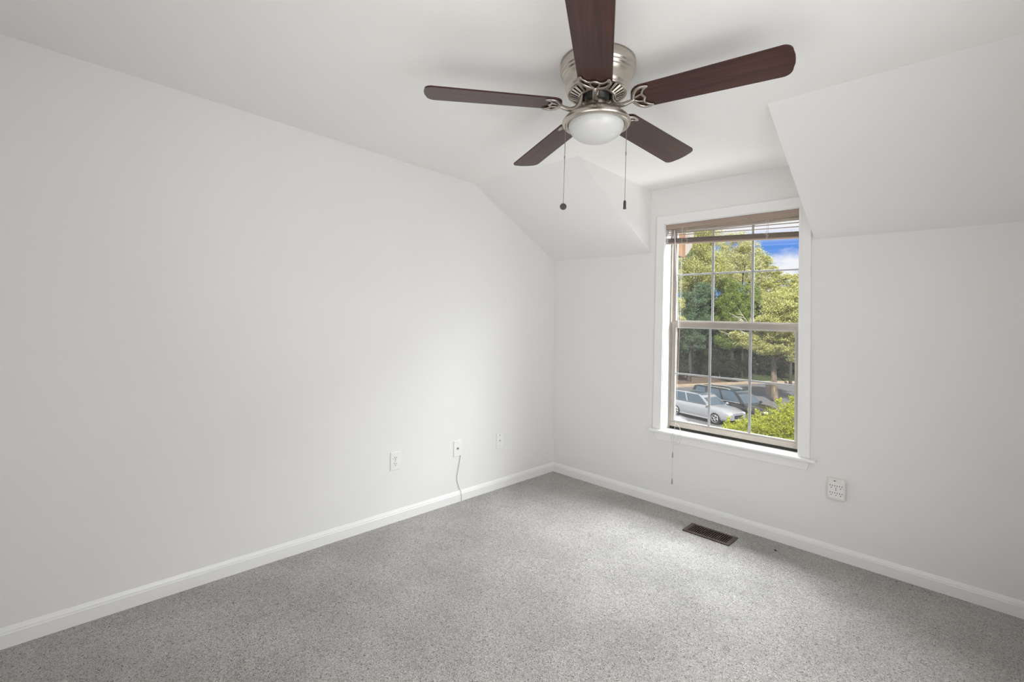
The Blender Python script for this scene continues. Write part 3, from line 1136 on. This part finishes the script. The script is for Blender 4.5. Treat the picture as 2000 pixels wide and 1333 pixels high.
M['asphalt'] = noise_mat('grey_asphalt', (0.135, 0.135, 0.15), (0.17, 0.17, 0.185), 1.5, 0.9)
M['curb'] = noise_mat('tan_concrete_curb', (0.40, 0.31, 0.22), (0.48, 0.385, 0.285), 2, 0.9)
M['mulch'] = noise_mat('brown_mulch', (0.075, 0.052, 0.036), (0.16, 0.115, 0.08), 3.5, 1.0)
M['lawn'] = noise_mat('shaded_lawn', (0.022, 0.036, 0.012), (0.05, 0.07, 0.02), 1.2, 1.0)  # grass colour darkened to carry the shade of the trees


def leaves(name, clumps, n, size, mat, parent, sub=26, subr=0.30, shell=0.55, upb=0.5):
    """clumps: (x, y, z, rx, ry, rz); leaf blades scattered in lumps through every clump, all in ONE mesh"""
    cl = np.array(clumps, float)
    wgt = (cl[:, 3] * cl[:, 5]) ** 1.0
    cnt = np.maximum(1, (n * wgt / wgt.sum()).astype(int))
    P = []
    for c, k in zip(cl, cnt):
        d = rng.normal(size=(sub, 3))
        d /= np.linalg.norm(d, axis=1)[:, None]
        r = shell + (0.95 - shell) * rng.random(sub) ** 0.7
        sc = c[:3] + d * r[:, None] * c[3:6] * (1 - subr * 0.5)
        w = rng.integers(0, sub, k)
        dd = rng.normal(size=(k, 3)) * 0.5
        P.append(sc[w] + dd * c[3:6] * subr)
    P = np.concatenate(P)
    k = len(P)
    nrm = rng.normal(size=(k, 3))
    nrm[:, 2] += upb
    nrm /= np.linalg.norm(nrm, axis=1)[:, None]
    a = rng.normal(size=(k, 3))
    a -= nrm * (a * nrm).sum(1)[:, None]
    a /= np.linalg.norm(a, axis=1)[:, None]
    b = np.cross(nrm, a)
    s = size * (0.6 + 0.8 * rng.random(k))[:, None]
    v = np.stack([P - a * s, P + b * s * 0.45 - nrm * s * 0.1, P + a * s, P - b * s * 0.45 - nrm * s * 0.1], 1).reshape(-1, 3)
    off = np.array(parent.matrix_basis.translation)
    v = v - off
    me = bpy.data.meshes.new(name)
    me.vertices.add(4 * k)
    me.vertices.foreach_set('co', v.astype(np.float32).ravel())
    me.loops.add(4 * k)
    me.loops.foreach_set('vertex_index', np.arange(4 * k, dtype=np.int32))
    me.polygons.add(k)
    me.polygons.foreach_set('loop_start', np.arange(0, 4 * k, 4, dtype=np.int32))
    me.polygons.foreach_set('loop_total', np.full(k, 4, dtype=np.int32))
    me.materials.append(mat)
    me.update(calc_edges=True)
    o = bpy.data.objects.new(name, me)
    COL.objects.link(o)
    o.parent = parent
    return o


def branches(bm, base, top, r0, spread, n, up_frac=0.35):
    base, top = Vector(base), Vector(top)
    mid = base.lerp(top, 0.5) + Vector((rng.uniform(-.15, .15), 0, 0))
    tr = spline([base, base.lerp(top, 0.25) + Vector((rng.uniform(-.06, .06), 0, 0)), mid, top], 5)
    m = len(tr)
    tube(bm, tr, [r0 * (1.15 - 0.9 * i / (m - 1)) for i in range(m)], 9)
    for i in range(n):
        t = up_frac + (0.95 - up_frac) * (i + 0.5) / n
        p0 = base.lerp(top, t)
        a = rng.uniform(0, 2 * PI)
        ln = spread * rng.uniform(0.55, 1.0)
        e1 = p0 + Vector((math.cos(a) * ln * 0.5, math.sin(a) * ln * 0.5, ln * 0.22))
        e2 = p0 + Vector((math.cos(a) * ln, math.sin(a) * ln, ln * 0.55))
        tube(bm, spline([p0, e1, e2], 4), [r0 * 0.42 * (1 - 0.85 * j / 8) for j in range(9)], 6)
        for q in range(2):
            a2 = a + rng.uniform(-0.9, 0.9)
            e3 = e1 + Vector((math.cos(a2), math.sin(a2), rng.uniform(0.1, 0.6))) * ln * 0.55
            tube(bm, [e1, e1.lerp(e3, 0.5) + Vector((0, 0, 0.05 * ln)), e3], [r0 * 0.2, r0 * 0.13, r0 * 0.04], 5)


def tree(name, label, x, y, ztop, clumps, n, size, mat, r0=0.16, zb=GZ, bark='bark', grp='trees beyond the parking lot', nb=7, spread=2.0, **kw):
    t = thing(name, (x, y, zb), label, 'tree', grp)
    bm = bmesh.new()
    branches(bm, (x, y, zb - 0.05), (x, y, ztop), r0, spread, nb)
    obj('trunk', bm, M[bark], t)
    leaves('crown', clumps, n, size, M[mat], t, **kw)
    return t


# ground pieces
bm = bmesh.new()
q = [bm.verts.new(c) for c in ((-60, 2, GZ), (40, 2, GZ), (40, 120, GZ), (-60, 120, GZ))]
bm.faces.new(q)
tag(obj('ground', bm, M['asphalt']), 'grey asphalt of the parking lot below the window', 'parking lot', kind='structure')
CURB = spline([(-20.5, 22.0, GZ), (-18.2, 30.5, GZ), (-16.11, 37.9, GZ), (-14.4, 43.0, GZ), (-12.71, 48.2, GZ), (-10.0, 53.4, GZ), (-5.5, 57.5, GZ), (2.0, 60.0, GZ)], 6)
bm = bmesh.new()
for i in range(len(CURB) - 1):
    p, q = CURB[i], CURB[i + 1]
    t = (q - p).normalized()
    nn = Vector((-t.y, t.x, 0))
    a = [p - nn * 0.05, p + nn * 0.55, q + nn * 0.55, q - nn * 0.05]
    hexa(bm, [tuple(a[0]), tuple(a[3]), tuple(a[2]), tuple(a[1])] + [tuple(v + Vector((0, 0, 0.17))) for v in (a[0], a[3], a[2], a[1])])
tag(obj('curb', bm, M['curb']), 'long tan concrete curb along the far edge of the parking lot', 'curb')
# the bank behind the curb: mulch on the left, lawn on the right, rising into the wood


def bank(name, i0, i1, mat, label, cat):
    bm = bmesh.new()
    rows = []
    for p, tn in [(CURB[i], (CURB[min(i + 1, len(CURB) - 1)] - CURB[max(i - 1, 0)]).normalized()) for i in range(i0, i1 + 1)]:
        nn = Vector((-tn.y, tn.x, 0))
        rows.append([bm.verts.new(p + nn * d + Vector((0, 0, h))) for d, h in ((0.5, 0.12), (2.0, 0.35), (5.0, 0.85), (10, 1.3), (30, 2.0))])
    for A, B in zip(rows, rows[1:]):
        for k in range(4):
            bm.faces.new((A[k], B[k], B[k + 1], A[k + 1])).smooth = True
    return tag(obj(name, bm, M[mat]), label, cat, kind='structure')


bank('mulch_bank', 0, 23, 'mulch', 'brown mulched bank rising behind the left part of the curb', 'mulch bed')
bank('lawn_bank', 23, 42, 'lawn', 'shaded strip of lawn behind the right part of the curb', 'lawn')

# trees
tree('broadleaf_tree', 'tall yellow-green broadleaf tree filling the upper left panes', -17.4, 44.2, 9.0,
     bark='bark_dark', clumps=[(-17.9, 44, 9.2, 3.0, 2.4, 2.9), (-16.0, 44, 7.6, 2.4, 2.2, 2.2), (-18.6, 44, 6.6, 2.0, 2.0, 1.8), (-16.9, 44.3, 11.3, 2.6, 2.2, 2.0)], n=62000, size=0.066, mat='leaf_lime', r0=0.22, sub=60, subr=0.24)
tree('broadleaf_tree', 'pale thin-leaved tree with open twigs, in the upper middle pane', -14.2, 49.6, 10.2,
     [(-15.3, 49.4, 8.6, 2.2, 1.8, 2.2), (-13.6, 49.6, 9.3, 1.6, 1.6, 2.0), (-15.0, 49.4, 10.8, 2.4, 1.8, 1.4), (-13.0, 49.6, 7.6, 1.3, 1.5, 1.3), (-15.6, 49.4, 6.6, 1.6, 1.5, 1.2)], 34000, 0.062, 'leaf_pale', 0.12, bark='bark_dark', nb=10, spread=2.4, sub=80, subr=0.18)
tree('evergreen_tree', 'dense blue-green evergreen below the upper left panes', -16.5, 41.6, 4.6,
     bark='bark_dark', clumps=[(-16.4, 41.5, 0.2, 2.0, 1.5, 1.3), (-16.3, 41.6, 2.2, 2.2, 1.8, 1.7), (-16.2, 41.6, 4.0, 1.7, 1.6, 1.5), (-15.3, 41.9, 5.0, 1.2, 1.2, 1.0)], n=48000, size=0.055, mat='leaf_blue', r0=0.2, sub=60, subr=0.2)
tree('evergreen_tree', 'dark green evergreen seen behind the upper middle pane', -14.1, 46.2, 4.6,
     bark='bark_dark', clumps=[(-14.2, 46.1, 0.4, 1.7, 1.3, 1.2), (-14.5, 46.3, 4.5, 1.0, 0.8, 1.1), (-14.3, 46.2, 2.4, 2.0, 1.6, 1.6), (-14.2, 46.2, 4.2, 1.8, 1.5, 1.7), (-13.2, 46.5, 3.3, 1.4, 1.3, 1.6), (-12.6, 46.9, 5.0, 1.3, 1.2, 1.2), (-14.6, 46.2, 5.8, 1.5, 1.3, 1.0)], n=52000, size=0.058, mat='leaf_green', r0=0.2, sub=60, subr=0.2)
tree('broadleaf_tree', 'small yellow-green tree at the left edge of the upper sash', -16.4, 38.6, 3.8,
     [(-16.6, 38.6, 3.6, 0.9, 0.8, 1.0), (-16.4, 38.6, 2.1, 0.8, 0.8, 0.6)], 9000, 0.055, 'leaf_lime', 0.1, spread=0.8)
tree('broadleaf_tree', 'loose green tree with its top against the blue sky, upper right panes', -9.9, 50.6, 6.2,
     [(-10.6, 50.5, 6.4, 2.2, 1.6, 1.0), (-8.9, 50.5, 6.7, 1.2, 1.4, 0.8), (-12.2, 50.3, 8.7, 0.7, 0.7, 0.7), (-11.4, 50.3, 7.6, 0.9, 0.8, 0.7), (-9.6, 50.5, 5.2, 2.6, 1.6, 1.1), (-7.6, 50.6, 5.9, 1.3, 1.3, 0.8)], 30000, 0.064, 'leaf_lime', 0.14, spread=1.6, sub=80, subr=0.18, bark='bark_dark')
tree('broadleaf_tree', 'far green tree rising behind the left trees of the wood', -22.6, 58.5, 9.0,
     bark='bark_dark', clumps=[(-23.0, 58.5, 9.0, 4.2, 2.6, 4.0), (-22.5, 58.5, 3.5, 4.0, 2.6, 3.6)], n=36000, size=0.10, mat='leaf_green', r0=0.25, spread=2.6, sub=70, subr=0.22)
tree('broadleaf_tree', 'far yellow-green tree rising behind the middle of the wood', -17.6, 63.0, 9.0,
     bark='bark_dark', clumps=[(-18.0, 63.0, 9.4, 3.4, 2.4, 3.6), (-17.5, 63.0, 3.8, 3.4, 2.4, 3.4), (-15.0, 63.0, 6.0, 1.8, 2.0, 2.6)], n=34000, size=0.10, mat='leaf_lime', r0=0.25, spread=2.6, sub=70, subr=0.22)
# the maple standing in the lot
mp_ = thing('maple_tree', (-7.75, 37.0, GZ), 'yellow-green maple with a bare lower trunk, right of centre behind the lime shrub', 'tree', 'trees beyond the parking lot')
bm = bmesh.new()
branches(bm, (-7.75, 37.0, GZ - 0.05), (-7.75, 36.6, 3.6), 0.235, 2.4, 9, 0.38)
obj('trunk', bm, M['bark'], mp_)
bm = bmesh.new()
for (a, b_, c_) in (((-8.0, 36.6, -0.2), (-9.7, 36.0, 1.2), (-11.3, 35.6, 1.9)), ((-8.0, 36.6, 0.3), (-9.5, 36.0, 2.1), (-10.2, 35.8, 3.2)), ((-9.6, 36.0, 1.2), (-10.6, 35.8, 1.0), (-11.7, 35.6, 1.4)), ((-9.0, 36.2, 1.0), (-9.9, 35.9, 2.2), (-10.9, 35.7, 2.8)),
                    ((-7.9, 36.6, -0.4), (-8.9, 36.1, -0.2), (-10.3, 35.9, 0.35))):
    s_ = spline([a, b_, c_], 5)
    tube(bm, s_, [0.045 * (1 - 0.85 * i / (len(s_) - 1)) for i in range(len(s_))], 6)
    for w in range(5):
        p0 = s_[3 + w]
        e_ = p0 + Vector((rng.uniform(-.9, .1), rng.uniform(-.3, .3), rng.uniform(-.2, .7)))
        tube(bm, [p0, p0.lerp(e_, .5) + Vector((0, 0, .05)), e_], [0.022, 0.016, 0.006], 5)
obj('bare_branch', bm, M['bark_pale'], mp_)
leaves('crown', [(-6.9, 36.6, 3.4, 1.9, 1.8, 1.5), (-7.9, 36.2, 2.0, 1.5, 1.5, 1.1), (-6.2, 36.4, 1.5, 1.5, 1.5, 1.2), (-9.2, 36.0, 0.55, 1.5, 1.2, 0.72), (-10.2, 35.9, 1.0, 0.7, 0.8, 0.42), (-8.0, 36.0, -0.05, 1.4, 1.2, 0.5), (-7.3, 36.0, 0.4, 1.8, 1.5, 0.8), (-6.0, 36.4, -0.2, 1.3, 1.3, 0.7), (-6.0, 36.7, 4.0, 1.4, 1.4, 1.2)],
       62000, 0.056, M['leaf_lime'], mp_, sub=70, subr=0.2)
# shaded wood behind the curb
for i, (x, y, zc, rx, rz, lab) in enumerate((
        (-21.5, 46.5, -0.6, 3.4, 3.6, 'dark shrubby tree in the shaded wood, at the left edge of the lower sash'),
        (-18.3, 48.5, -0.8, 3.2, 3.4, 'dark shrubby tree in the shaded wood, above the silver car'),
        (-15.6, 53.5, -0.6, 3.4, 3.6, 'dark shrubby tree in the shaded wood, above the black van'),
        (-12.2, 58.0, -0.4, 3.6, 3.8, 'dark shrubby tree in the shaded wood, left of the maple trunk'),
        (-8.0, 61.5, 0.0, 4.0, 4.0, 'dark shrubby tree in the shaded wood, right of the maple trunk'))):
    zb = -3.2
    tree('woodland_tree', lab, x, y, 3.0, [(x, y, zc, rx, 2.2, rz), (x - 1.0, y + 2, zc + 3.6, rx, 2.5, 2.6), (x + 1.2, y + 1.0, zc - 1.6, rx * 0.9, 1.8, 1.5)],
         26000, 0.15, 'leaf_shaded', 0.12, zb=zb, nb=5, sub=70, shell=0.3, subr=0.26, bark='bark_dark')
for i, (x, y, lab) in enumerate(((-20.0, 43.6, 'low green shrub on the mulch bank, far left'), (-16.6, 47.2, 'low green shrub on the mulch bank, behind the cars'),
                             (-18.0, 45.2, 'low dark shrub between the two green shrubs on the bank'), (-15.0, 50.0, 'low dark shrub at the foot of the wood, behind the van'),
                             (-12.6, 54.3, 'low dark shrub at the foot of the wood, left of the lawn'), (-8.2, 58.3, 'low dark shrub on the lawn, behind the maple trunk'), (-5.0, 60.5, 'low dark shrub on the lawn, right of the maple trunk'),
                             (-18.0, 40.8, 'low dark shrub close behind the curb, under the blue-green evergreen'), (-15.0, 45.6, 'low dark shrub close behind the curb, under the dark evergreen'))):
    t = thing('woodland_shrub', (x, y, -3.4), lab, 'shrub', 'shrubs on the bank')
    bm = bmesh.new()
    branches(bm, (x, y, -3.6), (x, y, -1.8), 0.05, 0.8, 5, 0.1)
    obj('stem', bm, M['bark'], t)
    leaves('foliage', [(x, y, -1.9, 1.7, 1.0, 1.5), (x + 1.0, y, -2.5, 1.1, 0.9, 1.0), (x - 1.0, y, -2.3, 1.1, 0.9, 1.2)], 14000, 0.07, M['leaf_under' if i < 2 else 'leaf_shaded'], t, sub=80, subr=0.2, shell=0.3)

# lime shrub right below the window
sh = thing('lime_shrub', (-0.6, 10.3, GZ), 'big bright lime-green leafy shrub close below the window', 'shrub')
bm = bmesh.new()
for k in range(7):
    a = rng.uniform(0, 2 * PI)
    branches(bm, (-0.6 + 0.15 * math.cos(a), 10.3 + 0.15 * math.sin(a), GZ - 0.05), (-0.6 + 1.0 * math.cos(a), 10.3 + 0.8 * math.sin(a), -1.3), 0.035, 0.6, 6, 0.3)
obj('stem', bm, M['bark'], sh)
leaves('foliage', [(-2.12, 10.0, -1.80, 0.40, 0.45, 0.40), (-1.75, 10.1, -1.55, 0.48, 0.5, 0.48), (-1.30, 10.2, -1.40, 0.55, 0.6, 0.52), (-0.85, 10.2, -1.18, 0.58, 0.6, 0.58), (-0.4, 10.3, -0.98, 0.62, 0.6, 0.62), (0.1, 10.4, -0.85, 0.65, 0.6, 0.62), (0.6, 10.4, -0.8, 0.7, 0.6, 0.6),
                   (-1.8, 10.0, -2.35, 0.85, 0.6, 0.7), (-1.0, 10.0, -2.15, 0.9, 0.6, 0.85), (-0.2, 10.1, -1.9, 0.9, 0.6, 0.9), (0.6, 10.2, -1.8, 0.9, 0.6, 0.9), (-0.6, 10.1, -3.0, 1.3, 0.7, 0.8)],
       130000, 0.026, M['leaf_bush'], sh, sub=260, subr=0.17, shell=0.4, upb=0.9)
leaves('shoot', [(-1.95, 10.2, -1.20, 0.07, 0.08, 0.20), (-1.42, 10.2, -0.84, 0.08, 0.08, 0.16), (-1.20, 10.2, -0.80, 0.07, 0.08, 0.14), (-0.72, 10.3, -0.46, 0.09, 0.1, 0.16), (-0.42, 10.3, -0.36, 0.09, 0.1, 0.16), (-0.05, 10.3, -0.26, 0.12, 0.14, 0.26)],
       800, 0.032, M['leaf_bush'], sh, sub=12, shell=0.2)

# utility pedestal beside the maple trunk
up_ = thing('utility_box', (-9.2, 40.8, GZ), 'tan utility box standing at the left of the maple trunk', 'utility box', rotz=math.radians(20))
bm = bmesh.new()
box(bm, (-0.24, -0.18, 0), (0.24, 0.18, 0.80))
bevel(bm, 0.03, 2)
obj('cabinet', bm, noise_mat('tan_cabinet', (0.42, 0.35, 0.27), (0.48, 0.41, 0.33), 3, 0.6), up_, local=Matrix())
bm = bmesh.new()
box(bm, (-0.26, -0.20, 0.80), (0.26, 0.20, 0.86))
bevel(bm, 0.015, 2)
obj('lid', bm, pmat('tan_lid', (0.52, 0.45, 0.36), 0.6), up_, local=Matrix())

# wing of the house next door, its eave end showing at the upper left of the window
ev = thing('house_wing', (-3.0, 2.0, GZ), 'neighbouring house wing whose brown eave end shows at the upper left of the window', 'house')
bm = bmesh.new()
box(bm, (-6.0, 0.25, GZ), (-0.68, 3.70, 3.4))
obj('wall', bm, noise_mat('tan_siding', (0.50, 0.40, 0.32), (0.54, 0.44, 0.36), 3, 0.8), ev)
bm = bmesh.new()
box(bm, (-6.0, 3.76, 2.53), (-0.57, 4.11, 3.5))
obj('soffit_box', bm, noise_mat('brown_soffit', (0.36, 0.18, 0.085), (0.42, 0.22, 0.11), 3, 0.7), ev)
bm = bmesh.new()
prism(bm, [(-6.0, y, z) for y, z in ((4.11, 2.56), (4.22, 2.61), (4.37, 2.74), (4.40, 2.87), (4.44, 2.91), (4.44, 3.0), (4.11, 3.0))], (5.43, 0, 0))
obj('gutter', bm, pmat('cream_gutter', (0.52, 0.46, 0.39), 0.5), ev)
bm = bmesh.new()
box(bm, (-6.0, 3.60, 2.33), (-0.568, 3.82, 3.45))
obj('frieze_board', bm, noise_mat('pinkish_frieze', (0.62, 0.46, 0.37), (0.68, 0.52, 0.42), 3, 0.7), ev)

# ------------------------------------------------------------------ cars
M['glass_car'] = pmat('sky_toned_car_glass', (0.06, 0.095, 0.13), 0.06, Specular_IOR_Level=0.9)  # blue base colour stands in for reflected sky
M['tyre'] = pmat('black_tyre', (0.02, 0.02, 0.02), 0.85)
M['rim'] = pmat('alloy_rim', (0.6, 0.6, 0.62), 0.3, 0.9)
M['lamp'] = pmat('clear_headlamp', (0.75, 0.77, 0.8), 0.12)
M['chrome'] = pmat('bright_trim', (0.82, 0.82, 0.84), 0.2, 0.6)
M['blacktrim'] = pmat('black_trim', (0.02, 0.02, 0.022), 0.4)


def car(name, label, loc, rot, paint, L, W, roof, belt, hoodx, rearbase, roofr, rooff, rails=False, roofpaint=None, group='parked cars'):
    """local x forward; hoodx: windscreen base, rearbase: rear glass base, roofr/rooff: roof ends"""
    c = thing(name, loc, label, 'car', group, rotz=rot)
    mw = wmat(c)
    hw = W / 2

    def ob(nm, bm, mat, par=None):
        bmesh.ops.transform(bm, matrix=mw, verts=bm.verts)
        return obj(nm, bm, mat, par or c)
    xs = np.linspace(-L / 2, L / 2, 31)
    bm = bmesh.new()
    rows = []
    for x in xs:
        t = x / (L / 2)
        w = hw * (1 - 0.12 * abs(t) ** 5 - 0.10 * max(0, t - 0.75) * 4 * abs(t))
        zt = belt
        if x > hoodx:
            s = (x - hoodx) / (L / 2 - hoodx)
            zt = belt - 0.06 * s - 0.20 * s ** 3.2
        elif x < rearbase:
            s = (rearbase - x) / (L / 2 + rearbase)
            zt = belt - 0.05 * s - 0.06 * s ** 4
        zb = 0.22 + 0.14 * abs(t) ** 7
        hgt = zt - zb
        half = [(0.0, zb), (w * 0.88, zb), (w * 0.965, zb + 0.10), (w * 0.985, zb + hgt * 0.32), (w, zb + hgt * 0.52), (w * 0.99, zb + hgt * 0.72), (w * 0.95, zt - 0.05), (w * 0.88, zt - 0.008), (w * 0.5, zt + 0.025), (0.0, zt + 0.032)]
        full = half + [(-a, z) for a, z in half[-2:0:-1]]
        rows.append([bm.verts.new((x, a, z)) for a, z in full])
    n = len(rows[0])
    for A, B in zip(rows, rows[1:]):
        for k in range(n):
            bm.faces.new((A[k], A[(k + 1) % n], B[(k + 1) % n], B[k])).smooth = True
    bm.faces.new(rows[0])
    bm.faces.new(rows[-1][::-1])
    ob('body', bm, paint)
    # cabin
    wb, wr = hw * 0.90, hw * 0.70
    zb = belt - 0.03
    g = bmesh.new()
    nst = 9
    rr = []
    for i in range(nst):
        s = i / (nst - 1)
        z = zb + (roof - zb) * (1 - (1 - s) ** 1.25) if s < 1 else roof
        xr_ = rearbase + (roofr - rearbase) * s
        xf_ = hoodx + (rooff - hoodx) * s
        w = wb + (wr - wb) * s
        rr.append((xr_, xf_, w, z))
    loops = []
    for xr_, xf_, w, z in rr:
        k = 8
        side = [(xr_ + (xf_ - xr_) * j / k, w) for j in range(k + 1)]
        lp_ = side + [(a, -b) for a, b in side[::-1]]
        loops.append([g.verts.new((a, b, z - (0.05 * (2 * (a - xr_) / (xf_ - xr_) - 1) ** 2 if z >= roof - 1e-6 else 0))) for a, b in lp_])
    n = len(loops[0])
    for A, B in zip(loops, loops[1:]):
        for k in range(n):
            g.faces.new((A[k], A[(k + 1) % n], B[(k + 1) % n], B[k])).smooth = True
    k = n // 2
    top = loops[-1]
    for j in range(k - 1):
        g.faces.new((top[j], top[j + 1], top[n - 2 - j], top[n - 1 - j])).smooth = True
    bevel(g, 0.045, 3, 0.5)
    ob('cabin', g, roofpaint or paint)

    def on(s, f, side):
        """point on the cabin side: s height 0..1, f 0..1 along"""
        z = zb + (roof - zb) * (1 - (1 - s) ** 1.25)
        xr_ = rearbase + (roofr - rearbase) * s
        xf_ = hoodx + (rooff - hoodx) * s
        w = wb + (wr - wb) * s
        return (xr_ + (xf_ - xr_) * f, side * (w + 0.006), z)
    # side glass, front and rear doors
    for side in (1, -1):
        for f0, f1 in ((0.07, 0.30), (0.33, 0.62), (0.65, 0.955)) if rails else ((0.12, 0.50), (0.53, 0.955)):
            bm = bmesh.new()
            lo, hi = [], []
            for f in np.linspace(f0, f1, 6):
                lo.append(bm.verts.new(on(0.13, f, side)))
            for f in np.linspace(f0 + 0.01, f1 - 0.01, 6):
                hi.append(bm.verts.new(on(0.84, f, side)))
            mid = []
            for f in np.linspace(f0 + 0.005, f1 - 0.005, 6):
                mid.append(bm.verts.new(on(0.48, f, side)))
            for A, B in ((lo, mid), (mid, hi)):
                for j in range(5):
                    bm.faces.new((A[j], A[j + 1], B[j + 1], B[j]))
            ob('side_window', bm, M['glass_car'])
        bm = bmesh.new()
        tube(bm, [on(0.09, f, side) for f in np.linspace(0.04, 0.985, 8)], 0.016, 6)
        ob('window_trim', bm, M['chrome'] if rails else M['blacktrim'])
        # mirror
        bm = bmesh.new()
        mx_ = hoodx - 0.10
        sphere(bm, (mx_, side * (hw * 0.98 + 0.05), belt + 0.06), 0.095, 12, 8, 0.75)
        ob('door_mirror', bm, M['blacktrim'] if rails else paint)
    for nm, x0, x1, sg in (('windscreen', hoodx, rooff, 1), ('rear_window', rearbase, roofr, -1)):
        bm = bmesh.new()
        pts = []
        for s in (0.08, 0.5, 0.90):
            z = zb + (roof - zb) * (1 - (1 - s) ** 1.25)
            x = x0 + (x1 - x0) * s + sg * 0.012
            w = (wb + (wr - wb) * s) * 0.91
            pts.append([bm.verts.new((x, y, z)) for y in (-w, 0, w)])
        for A, B in zip(pts, pts[1:]):
            for j in range(2):
                bm.faces.new((A[j], A[j + 1], B[j + 1], B[j]))
        ob(nm, bm, M['glass_car'])
    # roof hatch
    bm = bmesh.new()
    xm = rooff - 0.55
    box(bm, (xm - 0.38, -wr * 0.62, roof - 0.035), (xm + 0.38, wr * 0.62, roof + 0.006))
    bevel(bm, 0.01, 2)
    ob('sunroof', bm, M['glass_car'])
    if rails:
        for side in (1, -1):
            bm = bmesh.new()
            tube(bm, [(roofr + 0.15, side * wr * 0.93, roof - 0.03), (roofr + 0.25, side * wr * 0.93, roof + 0.035), (rooff - 0.4, side * wr * 0.93, roof + 0.035), (rooff - 0.28, side * wr * 0.93, roof - 0.03)], 0.018, 6)
            ob('roof_rail', bm, M['chrome'])
    # lower sill trim, grille, lamps
    bm = bmesh.new()
    box(bm, (-L * 0.30, -hw * 0.99, 0.215), (L * 0.26, hw * 0.99, 0.30))
    bevel(bm, 0.02, 2)
    ob('sill_trim', bm, paint if not rails else M['blacktrim'])
    bm = bmesh.new()
    box(bm, (L / 2 - 0.05, -hw * 0.42, 0.42), (L / 2 + 0.012, hw * 0.42, 0.62))
    bevel(bm, 0.02, 2)
    ob('grille', bm, M['blacktrim'])
    for side in (1, -1):
        bm = bmesh.new()
        sphere(bm, (L / 2 - 0.13, side * hw * 0.66, belt - 0.27), 0.15, 14, 8, 0.55)
        ob('headlamp', bm, M['lamp'])
    for x in (-L * 0.295, L * 0.305):
        for side in (1, -1):
            bm = bmesh.new()
            ya, yb_ = sorted((side * (hw - 0.22), side * (hw + 0.004)))
            seg = 28
            prism(bm, [(x + 0.33 * math.cos(2 * PI * i / seg), ya, 0.33 + 0.33 * math.sin(2 * PI * i / seg)) for i in range(seg)], (0, yb_ - ya, 0))
            bevel(bm, 0.02, 2, 0.8)
            wh = ob('wheel', bm, M['tyre'])
            bm = bmesh.new()
            yo = side * (hw + 0.006)
            for i in range(5):
                a = 2 * PI * i / 5
                tube(bm, [(x, yo, 0.33), (x + 0.20 * math.cos(a), yo, 0.33 + 0.20 * math.sin(a))], 0.03, 6)
            ringp = [(x + 0.21 * math.cos(2 * PI * i / 24), yo, 0.33 + 0.21 * math.sin(2 * PI * i / 24)) for i in range(25)]
            tube(bm, ringp, 0.022, 6, upv=(0, 1, 0))
            bmesh.ops.transform(bm, matrix=mw, verts=bm.verts)
            obj('rim', bm, M['rim'], wh)
    return c


silver = pmat('silver_paint', (0.40, 0.41, 0.44), 0.28, 0.3, Coat_Weight=0.6)
black = pmat('black_paint', (0.02, 0.021, 0.025), 0.22, 0.0, Coat_Weight=0.8)
car('silver_hatchback', 'silver car parked nearest the house, its bonnet behind the lime shrub', (-8.51, 25.06, GZ), math.radians(-16), silver, 4.6, 1.72, 1.54, 0.96, 1.05, -2.2, -1.85, 0.10)
car('minivan', 'black van-like car with a roof rail, parked behind the silver car', (-7.42, 26.79, GZ), math.radians(-16), black, 5.15, 1.82, 1.78, 1.06, 1.30, -2.48, -2.25, 0.50, rails=True)
